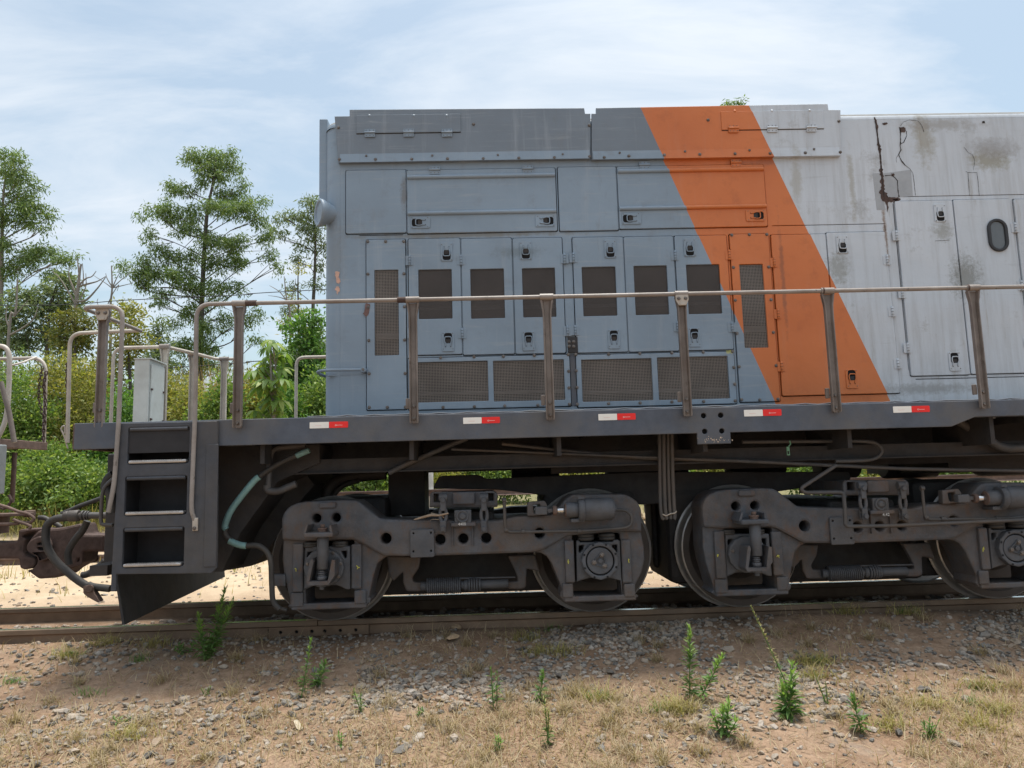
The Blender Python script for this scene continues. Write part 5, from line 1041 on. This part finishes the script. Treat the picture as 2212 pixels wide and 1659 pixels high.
# ------------------------------------------------------------------ ground cover (blades as one mesh per kind)
def blades(name, pts, mat, ln, w, lean, seg=2, curl=.6, z0=None, kind='stuff', parent=None, zoff=-.003, **kw):
    n = len(pts); L = ln*(.4+RNG.random(n)*.9); a = RNG.uniform(0, 2*PI, n); d = np.stack([np.cos(a), np.sin(a)], -1)
    th = lean*(.3+RNG.random(n)); base = np.stack([pts[:, 0], pts[:, 1], (gz(pts[:, 0], pts[:, 1]) if z0 is None else z0)+zoff], -1)
    side = np.stack([-d[:, 1], d[:, 0], RNG.uniform(-.5, .5, n)], -1)*(w*(.5+RNG.random(n)))[:, None]; rows = []; p = base
    for k in range(seg+1):
        f = 1-k/seg*.85; rows += [p-side*f, p+side*f]; ang = th+curl*k/seg
        step = L/seg; p = p+np.stack([d[:, 0]*np.sin(ang)*step, d[:, 1]*np.sin(ang)*step, np.cos(ang)*step], -1)
    V = np.stack(rows, 1).reshape(-1, 3); b = np.arange(n)[:, None]*(2*(seg+1)); F = np.concatenate([b+np.array([[2*k, 2*k+1, 2*k+3, 2*k+2]]) for k in range(seg)], 0)
    me = bpy.data.meshes.new(name); me.vertices.add(len(V)); me.vertices.foreach_set('co', V.astype(np.float32).ravel()); quadfill(me, F, mat)
    kk = dict(kw); 
    if kind: kk['kind'] = kind
    return put(name, me, parent, None, **kk)
def strawden(x, y): return np.clip((-1.55-y)/.5, 0, 1)*(.45+.65*np.clip(.5+.6*bumps(x-4, y, 2.0), 0, 1))*(1-.6*(x > 1.2)*(x < 2.1))+.24*np.clip(.45+.6*bumps(x+1, y, 3), 0, 1)
s1 = scatter(36000, -4, 4, -3.2, -.7, strawden, 1.0)
blades('dry_straw', s1, drygrass_m, .10, .0022, 1.2, 2, .6)
tc_ = scatter(150, -4, 4, -3.1, -.75, lambda x, y: .3+strawden(x, y), 1.2); tp = np.concatenate([c+RNG.normal(0, .012+.02*RNG.random(), (80, 2)) for c in tc_]); blades('straw_tufts', tp, drygrass_m, .10, .0018, .75, 3, .9)
def tufts(name, L, mat, n, ln, sp_, lean=.6): 
    P_ = []
    for px, py in L:
        g = G(px, py, -.25)
        for _ in range(5): g = G(px, py, float(gz(g.x, g.y)))
        P_.append(np.array([g.x, g.y])+RNG.normal(0, sp_, (n, 2))*np.array([1.4, .7]))
    return blades(name, np.concatenate(P_), mat, ln, .0024, lean, 3, .9)
e5, e6, e4 = crop(1300,2350,1.5255), crop(2650,2350,1.5469), crop(0,2350,1.58)
tufts('yellow_grass_tufts', [e5(1300,350), e5(1430,345), e5(1200,300), e6(900,330), e6(960,420), e6(860,420), e6(1500,220), e6(1130,220), e6(1970,610), e6(1620,720), e6(1380,860), e6(2050,760), e6(1930,850), e4(830,930), e4(660,340), e4(970,340), e5(2130,740), e6(100,760), e5(1660,670), e4(420,420)], strawg_m, 130, .11, .045, .8)
tufts('green_grass_tufts', [e5(1160,215), e5(1370,260), e6(1480,215), e6(940,420), e6(1960,620), e5(1660,665), e6(1880,700), e4(880,440), e4(560,640), e5(2000,740), e4(450,420), e4(100,500)], weed_m, 45, .08, .03, .7)
lit = scatter(1500, -3.5, 3.8, -2.9, -.8, lambda x, y: np.clip(bumps(x+9, y, 2.4), 0, 1), 1.0); blades('fallen_yellow_petals', lit, litter_m, .009, .0035, 1.5, 1, 0)
gb = scatter(9000, -14, 14, 2.0, 9.5, lambda x, y: np.clip((y-2.4)/6, .02, 1)*np.clip(.5+.7*bumps(x, y, .9), .02, 1), 1); blades('trackside_grass', gb, strawg_m, .22, .005, .6, 2, .7)

# ------------------------------------------------------------------ weeds in the foreground
def weed(label, px, py, h, stems, top=False, seed=1, spread=.05, mat=weed_m, seedhead=False, ll=.075, dens=1.0, name='weed'):
    g = G(px, py, -.3)
    for _ in range(6): g = G(px, py, float(gz(g.x, g.y)))
    h *= 1.42; ll *= 1.3; r = np.random.default_rng(seed); t = thing(name, label, 'weed', group='weeds on the trackside soil'); t.location = (g.x, g.y, float(gz(g.x, g.y))-.004)
    for s in range(stems):
        hh = h*(1 if s == 0 else r.uniform(.6, .95)); off = np.array([r.normal(0, spread*.5), r.normal(0, spread*.4), 0]); leanv = np.array([r.normal(0, .2), r.normal(0, .1), 0])
        path = [Vector(off*.3+(off*.7+leanv*hh)*k/5+np.array([0, 0, hh*k/5])) for k in range(6)]
        MB().tube(path, [.0042*(1-.12*k) for k in range(6)], 6).build('stem', MATS['weed_leaf'], t)
        n = int(hh/.0046*dens); u = np.sort(r.random(n))**.9; ang = np.arange(n)*2.4+r.uniform(0, .6, n); V, F = [], []
        for i in range(n):
            p = path[0]*0; f = u[i]*4.999; k = int(f); p = path[k].lerp(path[k+1], f-k); L = ll*(1.15-.62*u[i])*r.uniform(.7, 1.2)*min(1, .35+u[i]*3) * (.8 if u[i] < .9 else .75)
            el = (.25+.95*u[i]**1.6)+r.normal(0, .28); d = Vector((math.cos(ang[i])*math.cos(el), math.sin(ang[i])*math.cos(el), math.sin(el))); sd_ = d.cross(Vector((0, 0, 1))).normalized()*L*(.115 if not seedhead else .16); dr = Vector((0, 0, -L*.28*(1-u[i]*.7)))
            o = len(V); V += [p, p+d*L*.5+sd_+dr*.15, p+d*L+dr, p+d*L*.5-sd_+dr*.15]; F.append((o, o+1, o+2, o+3))
        m = MB().add(V, F); mats = [mat, weedtop_m, weedflower_m]; m.m = [((1 if (top and u[i] > .62) else 0) if not (seedhead and u[i] > .35) else 2) for i in range(n)]
        m.build('leaves', mats, t)
    return t
weed('tall bushy green weed with bright tip at the near rail', *e4(1300, 538), .33, 3, True, 11, .05, ll=.085, dens=1.6)
weed('slim pale green weed right of the tall bushy weed', *e4(1895, 690), .25, 1, True, 12, .03, ll=.05, dens=1.3); weed('short leafy weed beside the slim pale weed', *e4(1990, 635), .11, 3, False, 13, .05)
weed('bright little yellow-green weed in the straw left of centre', *e5(212, 745), .10, 2, True, 14, .03, ll=.045)
weed('thin forked weed beside a grey stone, mid foreground', *e5(1030, 720), .17, 2, False, 15, .06, ll=.06, dens=.6); weed('upright green weed with a leafy crown, centre foreground', *e5(1295, 690), .125, 1, False, 16, .02, ll=.075, dens=1.5)
weed('pale flowering weed at the bottom centre', *e5(1345, 940), .19, 2, True, 17, .03, ll=.05, seedhead=True); weed('tiny green tuft at the bottom centre edge', *e5(1045, 970), .05, 3, True, 18, .03, ll=.05)
weed('tall twin-stemmed green weed standing by pale gravel', *e6(160, 690), .30, 2, True, 19, .09, ll=.075, dens=1.5)
weed('broad green weed with two tops in front of the seeding stalk', *e6(770, 800), .20, 3, True, 20, .10, ll=.095, dens=1.4)
weed('very tall thin stalk with yellow seed heads', *e6(785, 660), .36, 1, False, 21, .02, ll=.035, seedhead=True, dens=1.2); weed('shorter yellow seeding stalk right of the tall one', *e6(1000, 700), .14, 2, False, 22, .04, ll=.03, seedhead=True)
weed('low spreading green weed with bright tips by two stones', *e6(365, 890), .13, 4, True, 23, .10, ll=.075, dens=1.3)
weed('single upright green weed right of the dry leaf', *e6(1208, 880), .14, 1, False, 24, .02, ll=.075, dens=1.9); weed('small low dark green weed at the lower right', *e6(1625, 905), .06, 4, False, 25, .05, ll=.06)
weed('little green seedling in the straw at lower left', *e4(780, 830), .03, 4, False, 26, .05, ll=.045); weed('small green sprig below the tall bushy weed', *e4(1295, 665), .035, 3, True, 27, .03, ll=.035); weed('green sprout at the lower left beside the pale leaf', *e4(2150, 980), .05, 2, True, 28, .02, ll=.04)
weed('flat dark green creeping weed in the straw', *e5(575, 760), .03, 4, False, 29, .07, ll=.04)
weed('low green weed at the foot of the tall bushy weed', *e4(1160, 500), .05, 4, False, 30, .09, ll=.07)
def dry_leaf(label, px, py, L, a, mat, seed):
    g = G(px, py, -.35)
    for _ in range(6): g = G(px, py, float(gz(g.x, g.y)))
    m = MB(); n = 7; vs = []
    for i in range(n+1):
        t = i/n; w = L*.26*math.sin(PI*min(1, t*.95+.05))**.8; z = .012+.02*math.sin(t*5+seed)
        vs += [(L*(t-.5), -w, z+.012), (L*(t-.5), 0, z), (L*(t-.5), w, z+.016)]
    m.add(vs, [(3*i+j, 3*i+j+1, 3*i+j+4, 3*i+j+3) for i in range(n) for j in (0, 1)], 0, True); o = m.build('dry_leaf', mat); o.location = (g.x, g.y, float(gz(g.x, g.y))); o.rotation_euler = (0, 0, a); o['label'] = label; o['category'] = 'dry leaf'
leafA = simple('leaf_pale', (.50, .43, .32), .8, .15, nsc=30); leafB = simple('leaf_tan', (.48, .30, .13), .8, .2, nsc=30)
dry_leaf('pale curled dry leaf lying on the straw at lower left', *e4(1880, 880), .075, -.5, leafA, 1); dry_leaf('tan curled dry leaf right of the broad green weed', *e6(965, 755), .065, -.9, leafB, 2); dry_leaf('greenish leaf lying between the rails at left', *c2(510, 1008), .10, .2, MATS['putty_chips'] if False else weedflower_m, 3)
# ------------------------------------------------------------------ vegetation behind the tracks
def leaf_quads(C, D, L, Wd, rng):
    n = len(C); U = rng.normal(0, 1, (n, 3)); S = np.cross(D, U); S /= np.linalg.norm(S, axis=1, keepdims=True)+1e-9; S *= (Wd/2)[:, None]; E = D*L[:, None]
    V = np.stack([C, C+E*.45+S, C+E, C+E*.45-S], 1).reshape(-1, 3); F = np.arange(n*4).reshape(-1, 4); return V, F
def leaf_mesh(name, V, F, mat):
    me = bpy.data.meshes.new(name); me.vertices.add(len(V)); me.vertices.foreach_set('co', V.astype(np.float32).ravel()); return quadfill(me, F, mat)
def cloud(clumps, dens, ll, lw, droop, rng, sub=9, subr=.16, shell=.55):
    Cs, Ds = [], []
    for (c, rx, ry, rz) in clumps:
        ns = max(3, int(dens*13*(rx*ry*rz)**(2/3))); u = rng.normal(0, 1, (ns, 3)); u[:, 2] = np.abs(u[:, 2])*np.where(rng.random(ns) < .78, 1, -1); u /= np.linalg.norm(u, axis=1, keepdims=True); r = shell+(1-shell)*rng.random(ns)**.6; r *= 1+.22*np.sin(u[:, 0]*7+c[0]*3)*np.cos(u[:, 2]*6+c[2]*2)
        cc = np.array(c)+u*r[:, None]*np.array([rx, ry, rz]); k = np.repeat(cc, sub, 0)+rng.normal(0, subr, (ns*sub, 3))*np.array([1, 1, .8]); Cs.append(k)
        d = np.repeat(u, sub, 0)*(1-droop)+rng.normal(0, .55, (ns*sub, 3)); d[:, 2] -= droop*1.3; d /= np.linalg.norm(d, axis=1, keepdims=True); Ds.append(d)
    C, D = np.concatenate(Cs), np.concatenate(Ds); n = len(C)
    return leaf_quads(C, D, ll*(.6+.7*rng.random(n)), lw*(.7+.6*rng.random(n)), rng)
def limb(m, pts, r0, r1, seg=7):
    q = smooth(pts, 5); m.tube(q, [r0+(r1-r0)*i/(len(q)-1) for i in range(len(q))], seg)
def tree(name, label, cr, sc, trunk, clumps, Y, mat, bark, dens=26, ll=.26, lw=.05, droop=.55, r0=.20, seed=1, group='trees behind the railway line', sub=9, subr=.18):
    rng = np.random.default_rng(seed); k = .542157/sc*(Y+6.5)/CAM_F; tp = [W(cr, *p, Y) for p in trunk]; base = Vector((tp[0].x, Y, float(gz(tp[0].x, Y))-.1)); tp = [base]+[p for p in tp if p.z > base.z+.4]
    t = thing(name, label, 'tree', group=group); t.location = base; CL = []
    m = MB(); limb(m, [p-base for p in tp], r0, r0*.16, 9)
    for (x, y, rx, ry) in clumps:
        c = W(cr, x, y, Y); c.y += rng.uniform(-.8, .8)*rx*k*.9; c += Vector((rng.uniform(-.3, .3)*rx*k, 0, rng.uniform(-.35, .35)*ry*k)); vr = rng.uniform(.75, 1.2); CL.append(((c-base)[:], rx*k*.68*vr, rx*k*.68, ry*k*.76/vr**.5))
        for _ in range(2): e = c+Vector((rng.uniform(-1, 1)*rx*k, rng.uniform(-.8, .8)*rx*k, rng.uniform(-1.15, .9)*ry*k)); CL.append(((e-base)[:], rx*k*.34, rx*k*.34, ry*k*rng.uniform(.3, .5)))
        za = max(base.z+1.2, min(tp[-1].z-.3, c.z-.45*ry*k-abs(c.x-tp[len(tp)//2].x)*rng.uniform(.25, .7))); j = max(i for i in range(len(tp)) if i == 0 or tp[i].z <= za); j = min(j, len(tp)-2); a = tp[j].lerp(tp[j+1], max(0, min(1, (za-tp[j].z)/max(.01, tp[j+1].z-tp[j].z))))
        if (c-a).length > .5:
            mid = a.lerp(c, .5)+Vector((rng.normal(0, .10)*(c-a).length, 0, rng.normal(.02, .08)*(c-a).length)); limb(m, [a-base, mid-base, c-base], r0*(.12+.10*rng.random()), .010, 6)
            for _ in range(2): e = c+Vector(rng.normal(0, 1, 3))*rx*k*.5; limb(m, [mid-base, (mid.lerp(e, .6))-base, e-base], .018, .006, 5)
    m.build('trunk', bark, t); V, F = cloud(CL, dens, ll, lw, droop, rng, sub, subr*.7, .30); put('crown', leaf_mesh('crown', V, F, mat), t)
    return t
tree('eucalyptus_tree', 'tall open eucalyptus standing alone against the sky left of the locomotive', b3, 1.6385, [(1300,1760),(1310,1400),(1325,1000),(1345,650),(1365,500),(1400,330),(1415,200)],
 [(1400,190,130,80),(1250,230,100,80),(1500,290,110,110),(1350,330,120,100),(1090,390,60,60),(1230,420,100,50),(1450,430,120,80),(1570,390,50,70),(1010,570,90,60),(1120,600,110,80),(1230,550,100,100),(1450,590,150,90),(1600,560,110,80),(1680,640,90,60),(1000,700,55,60),(1250,690,110,50),(1400,760,140,80),(1560,790,120,70),(1720,760,80,50),(1780,850,60,50),(1800,940,45,45),(805,920,50,55),(930,880,60,50),(960,960,90,70),(1080,860,110,70),(1200,880,110,80),(1420,920,90,90),(1560,900,90,70),(1050,1000,120,60),(1180,1030,110,90),(950,1050,60,45),(1060,1110,65,55),(1030,1170,35,35),(1300,1100,100,100),(1430,1070,110,80),(1560,1080,55,50),(1220,1260,110,100),(1360,1330,100,100),(1200,1420,110,90),(1350,1470,100,80),(1680,1230,55,55),(1600,1300,60,50),(1480,1260,65,50),(1650,1390,55,35),(1300,1580,130,70),(1180,1560,80,60)], 24, euc_m, bark_m, 27, .18, .042, .62, .15, 31)
tree('eucalyptus_tree', 'dense tall eucalyptus cut off by the left edge', b3, 1.6385, [(-10,1760),(0,1300),(10,900),(20,500),(40,300)],
 [(50,225,85,60),(165,260,60,55),(30,330,80,70),(130,360,100,80),(225,400,55,45),(60,470,100,80),(200,500,100,80),(305,540,55,55),(315,610,45,40),(40,620,100,90),(180,640,110,80),(265,690,55,45),(30,770,100,80),(170,800,110,80),(290,820,80,50),(385,870,75,45),(425,890,45,35),(200,920,100,60),(60,930,80,80),(330,960,80,50),(-80,400,80,120),(-100,700,90,150),(-60,1000,80,100)], 22, euc_m, barkpale_m, 29, .18, .042, .55, .15, 32)
tree('bushy_tree', 'mid green bushy tree under the tall eucalyptus at the left edge', b3, 1.6385, [(300,1760),(310,1400),(330,1150)],
 [(420,1060,90,80),(300,1120,110,90),(130,1130,100,80),(220,1240,110,90),(360,1230,100,90),(80,1280,100,90),(440,1180,80,80),(270,1380,110,90),(120,1440,110,90),(500,1110,40,60),(20,1400,80,80),(400,1400,90,80)], 19, bush2_m if False else euc2_m, bark_m, 26, .20, .06, .3, .12, 33)
tree('eucalyptus_tree', 'slender eucalyptus partly hidden behind the rounded locomotive end', b3, 1.6385, [(2040,1760),(2040,1300),(2055,950),(2060,700),(2050,560)],
 [(2020,520,80,45),(1940,590,85,50),(2060,590,70,60),(1860,620,60,50),(1830,700,45,45),(1990,680,95,50),(2060,720,60,55),(1970,810,55,50),(2070,830,45,60),(1950,900,35,35),(2080,950,45,55),(1900,1050,40,60),(2060,1040,45,45),(2150,600,90,90),(2160,760,80,80),(1880,1220,50,70)], 22, euc2_m, bark_m, 26, .19, .042, .6, .11, 34)
tree('slim_tree', 'thin straggly tree just left of the locomotive end', b3, 1.6385, [(1955,1760),(1950,1300),(1945,1050),(1950,860)], [(1960,960,30,40),(1930,1120,40,60),(1960,1240,50,60),(1890,1320,50,60),(1990,1380,60,70)], 18, bush2_m, bark_m, 20, .16, .04, .3, .06, 35)
tree('yellow_tree', 'yellowish feathery-leaved tree behind the left handrail', b3, 1.6385, [(480,1760),(490,1500),(500,1330)], [(420,1290,70,40),(520,1270,80,45),(470,1350,90,50),(380,1370,50,40),(560,1340,60,50),(600,1290,40,35),(520,1430,90,60),(420,1440,70,50)], 15, yel_m, bark_m, 34, .13, .05, .25, .07, 36, sub=12)
tree('yellow_tree', 'yellowish feathery-leaved tree right of the left corner post', b3, 1.6385, [(850,1760),(840,1500),(845,1250)], [(850,1200,75,45),(800,1260,60,45),(895,1290,55,45),(850,1340,75,45),(900,1390,50,35),(790,1400,60,60),(860,1450,80,50),(930,1420,40,30),(830,1530,90,60)], 15, yel_m if False else bush2_m, bark_m, 34, .13, .05, .25, .07, 37, sub=12)
tree('dark_tree', 'dark narrow tree between the cabinet and the tall eucalyptus', b3, 1.6385, [(1030,1760),(1030,1500),(1040,1330)], [(1045,1310,55,50),(1010,1390,65,60),(1070,1430,60,70),(1000,1490,60,60),(1060,1560,80,70),(990,1600,60,60)], 20, euc2_m, bark_m, 30, .18, .05, .35, .08, 38)
tree('leafy_tree', 'bright green leafy tree against the locomotive end wall', b3, 1.6385, [(2000,1780),(2010,1500),(2020,1350)], [(1990,1290,80,70),(2080,1250,60,60),(1900,1330,60,50),(2040,1400,90,70),(1930,1440,80,70),(2090,1500,80,80),(1980,1560,90,70),(1880,1540,60,50),(2060,1640,100,70),(1930,1660,90,60),(2000,1740,130,80)], 13, bush3_m, bark_m, 34, .14, .06, .2, .08, 39, sub=11)
tree('eucalyptus_tree', 'distant treetop just showing above the locomotive roof', I_, 1.0, [(1590,1040),(1588,600),(1586,300)], [(1572,224,16,6),(1598,222,14,6),(1580,250,40,20),(1560,300,50,40),(1620,300,50,40)], 26, euc_m, bark_m, 30, .26, .06, .5, .2, 40)
# bare trees
def bare(label, base, runs, Y, r, seed):
    b = W(b3, *base, Y); b.z = float(gz(b.x, Y))-.1; t = thing('bare_tree', label, 'tree', group='trees behind the railway line'); t.location = b; m = MB()
    for pts, r0, r1 in runs:
        q = [W(b3, *p, Y)-b for p in pts]
        if pts[0] == base: q[0] = Vector((q[0].x, 0, 0))
        limb(m, q, r0*r, r1*r, 7)
    m.build('trunk', barkpale_m, t)
bare('leafless tree with upswept branches left of the corner post', (480,1700), [([(480,1700),(485,1400),(495,1180),(512,1040),(520,960),(530,905)],1,.35), ([(515,960),(510,910),(503,865)],.35,.15), ([(512,1050),(590,1030),(640,1015),(690,985)],.45,.12), ([(512,1045),(560,1000),(600,985),(628,950)],.4,.12), ([(500,1120),(470,1040),(450,985),(452,920)],.45,.12), ([(495,1150),(560,1140),(630,1070),(690,990)],.6,.15), ([(540,1040),(545,990),(538,900)],.3,.12), ([(500,1180),(400,1010),(340,950)],.35,.1), ([(525,1130),(560,1050),(560,965)],.3,.1)], 16, .075, 1)
bare('thin leafless tree with forked twigs behind the left handrail', (720,1700), [([(720,1700),(722,1400),(722,1180),(732,1060),(728,915)],1,.3), ([(733,1060),(800,1045),(870,1028)],.4,.1), ([(733,1060),(760,1000),(780,965)],.4,.12), ([(733,1055),(700,1000),(690,965)],.4,.12), ([(735,1065),(690,1030),(605,975)],.35,.1), ([(740,1055),(800,1000),(850,965)],.35,.1), ([(705,1165),(735,1100),(775,1040),(765,1080)],.3,.15), ([(725,1300),(640,1170),(640,1130)],.3,.12)], 17, .055, 2)
bare('arching pale leafless branch in front of the left trees', (50,1640), [([(50,1640),(60,1330),(100,1230),(115,1000)],1,.4), ([(60,1370),(150,1320),(220,1260),(250,1175)],.6,.2), ([(60,1320),(40,1260),(45,1180)],.5,.2), ([(90,1250),(150,1180),(185,1140)],.4,.15)], 14, .05, 3)
bare('grey leafless twigs beside the slender eucalyptus', (1900,1700), [([(1900,1700),(1895,1300),(1870,1120),(1855,985)],1,.25), ([(1880,1160),(1830,1090),(1760,1045)],.5,.15), ([(1875,1140),(1820,1120),(1750,1110)],.4,.12), ([(1880,1180),(1920,1080),(1930,1000)],.4,.15)], 17, .045, 4)
# large-leaved tree: every big hand-shaped leaf is an object of its own
Yc = 9.5; b = W(c1, 1800, 1000, Yc); b.z = float(gz(b.x, Yc)); t = thing('large_leaved_tree', 'young tree with large drooping hand-shaped leaves left of the locomotive end', 'tree', group='trees behind the railway line'); t.location = b
def palm_leaf():
    rng = np.random.default_rng(5); V, F = [], []
    for k in range(9):
        a = 2*PI*k/9+.2; o = len(V); L = .30*(1 if k % 3 else .8); d = np.array([math.cos(a), math.sin(a), 0]); s = np.array([-d[1], d[0], 0])
        for i, (u, w, z) in enumerate(((.04,.010,0),(.3,.032,.02),(.6,.050,-.03),(.85,.034,-.12),(1,.002,-.20))):
            p = d*u*L+np.array([0, 0, z]); V += [tuple(p-s*w), tuple(p+np.array([0, 0, -.006])), tuple(p+s*w)]
        F += [(o+3*i+j, o+3*i+j+1, o+3*i+j+4, o+3*i+j+3) for i in range(4) for j in (0, 1)]
    return MB().add(V, F, 0, True).mesh('leaf', bush_m)
PL = palm_leaf(); m = MB(); limb(m, [Vector((0, 0, 0)), Vector((.1, 0, .8)), W(c1, 1790, 600, Yc)-b, W(c1, 1800, 430, Yc)-b], .035, .012)
for k, (x, y) in enumerate([(1795,430),(1830,470),(1765,480),(1740,520),(1800,520),(1850,510),(1715,610),(1690,640),(1755,600),(1780,650),(1725,570),(1735,740),(1760,720),(1790,700),(1730,800),(1780,790),(1830,760),(1710,860),(1760,880),(1805,840),(1840,900),(1870,620),(1880,700),(1860,830),(1700,900)]):
    q = W(c1, x, y, Yc)-b; q.y = RNG.uniform(-.35, .35); s = RNG.uniform(.75, 1.15); put('leaf', PL, t, q, (RNG.uniform(-.5, .5), RNG.uniform(-.5, .5), RNG.uniform(0, 6)), (s, s, s)); limb(m, [Vector((.05, 0, max(.3, q.z-.35))), Vector((q.x*.5, q.y*.5, q.z-.08)), q], .012, .006, 5)
m.build('trunk', barkpale_m, t)
# shrubs along the far bank, each its own plant
def shrub(label, px, pw, ptop, Y, mat, seed, ll=.10, lw=.045, dens=300, droop=.15):
    rng = np.random.default_rng(seed); x0, x1 = P(px-pw/2, 900, Y)[0], P(px+pw/2, 900, Y)[0]; zt = P(px, ptop, Y)[1]; cx = (x0+x1)/2; zb = float(gz(cx, Y)); w = (x1-x0)/2; h = zt-zb
    t = thing('shrub', label, 'shrub', group='shrubs along the far bank'); t.location = (cx, Y, zb); CL = []
    for k in range(9):
        u = rng.uniform(-1, 1); v = rng.uniform(.12, .86)*(1-.35*abs(u)); CL.append(((u*w*.8, rng.uniform(-.5, .5), v*h), w*rng.uniform(.28, .5), w*rng.uniform(.28, .45), h*rng.uniform(.14, .24)))
    CL.append(((0, 0, h*.35), w*.85, .8, h*.36)); CL.append(((0, 0, h*.72), w*.45, .5, h*.28))
    m = MB()
    for k in range(6): e = Vector(CL[k][0]); limb(m, [Vector((e.x*.2, 0, -.05)), Vector((e.x*.6, e.y*.5, e.z*.6)), e], .025, .006, 5)
    m.build('stems', bark_m, t); V, F = cloud(CL, dens*.09, ll, lw, droop, rng, 14, .11, .35); put('foliage', leaf_mesh('foliage', V, F, mat), t)
SH = [('broad bright green shrub at the far left behind the end of the wagon',20,220,795,11,bush_m),('tangled light green shrub behind the safety chains',120,209,765,12,bush2_m),('yellow-green flowering shrub behind the corner post',190,187,775,11.5,bush2_m),('low dense green shrub behind the coupler',110,253,960,9.5,bush_m),
 ('dark low green shrub behind the coupler hoses',215,176,1000,9.2,bush_m),('fresh green shrub beside the cabinet',270,165,835,11,bush3_m),('yellowish shrub behind the pale cabinet',350,165,795,12.5,bush2_m),('sunny yellow-green shrub right of the cabinet',420,165,815,11.5,bush2_m),('green shrub behind the far-side handrail post',490,165,810,11,bush_m),
 ('pale yellow-green shrub below the gap of sky',545,154,800,13,bush2_m),('leafy shrub under the large-leaved tree',610,165,815,10.5,bush3_m),('shrub at the foot of the locomotive end wall',690,165,795,11,bush_m)]
for i, (l, px, pw, pt, Y_, mt) in enumerate(SH): shrub(l, px, pw, pt, Y_, mt, 50+i)
for i, (px, l) in enumerate([(800,'low shrub seen under the frame beside the concrete post'),(930,'low shrub seen under the frame above the swing links'),(1060,'low shrub seen under the frame right of the swing links'),(1230,'low shrub hidden mostly by the brake cylinder'),(1400,'low shrub behind the gap between the bogies'),(1560,'low shrub seen in the slit over the right bogie'),(1740,'low shrub glimpsed under the hanging green clip'),(1900,'low shrub glimpsed under the looping pipe'),(2080,'low shrub glimpsed at the far right under the frame')]):
    shrub(l, px, 190, 930+20*(i % 2), 10.5+.6*(i % 3), (bush_m, bush2_m)[i % 2], 80+i, dens=240)
tg = np.stack([RNG.uniform(P(-250, 900, 9)[0], P(740, 900, 9)[0], 6000), RNG.uniform(8.4, 10.5, 6000)], -1); blades('bank_grass', tg, strawg_m, .50, .007, .45, 2, .8)
tg = np.stack([RNG.uniform(P(385, 900, 13)[0], P(560, 900, 13)[0], 1800), RNG.uniform(12.6, 13.6, 1800)], -1); blades('tall_dry_grass', tg, leaf_mat('tall_dry_grass', [(.34, .22, .11), (.40, .27, .13), (.30, .26, .12)], .3, .8), 3.0, .012, .10, 3, .35)
for i, (px, pw, pt, Y_, l) in enumerate([(30,240,770,15,'tall muted shrub mass at the far left under the dense eucalyptus'),(130,200,740,15.5,'tall shrub behind the wagon handrail'),(225,180,755,15,'tall bushy shrub behind the corner post top'),(300,170,800,16,'bush in the second row behind the cabinet'),(390,180,812,16.5,'bush under the left branches of the tall eucalyptus'),(470,160,822,16,'bush under the right branches of the tall eucalyptus'),(620,150,740,14,'tall bush beside the locomotive end'),(680,140,700,13.5,'tall dense bush touching the locomotive end wall')]):
    shrub(l, px, pw, pt, Y_, (bush_m, euc2_m, bush2_m)[i % 3], 120+i, .11, .045, 300)
# a far wood closing the view behind the shrubs, too far and mixed to tell plants apart
rng = np.random.default_rng(9); CL = [((x, RNG.uniform(34, 44), RNG.uniform(.8, 2.2)), 3.2, 2.5, RNG.uniform(1.4, 2.6)) for x in np.arange(-60, 60, 2.6)]
V, F = cloud(CL, 22, .45, .22, .2, rng, 14, .5, .4); put('far_wood', leaf_mesh('far_wood', V, F, euc2_m), None, kind='stuff')
# overhead wires
for i, (pts, r, l) in enumerate((([(-2600,1180),(0,1175),(500,1165),(830,1140),(1600,1105),(2090,1072),(6500,850)], .016, 'upper thin overhead wire crossing behind the eucalyptus trees'), ([(-2600,1660),(0,1627),(300,1616),(520,1606),(1130,1580),(1600,1550),(2100,1520),(6500,1350)], .020, 'lower dark overhead cable crossing behind the handrails'))):
    t = thing('overhead_cable', l, 'cable', group='overhead cables behind the tracks'); MB().tube(smooth([W(b3, *p, 14.5) for p in pts], 5), r*.7, 6).build('strand', wire_m, t)
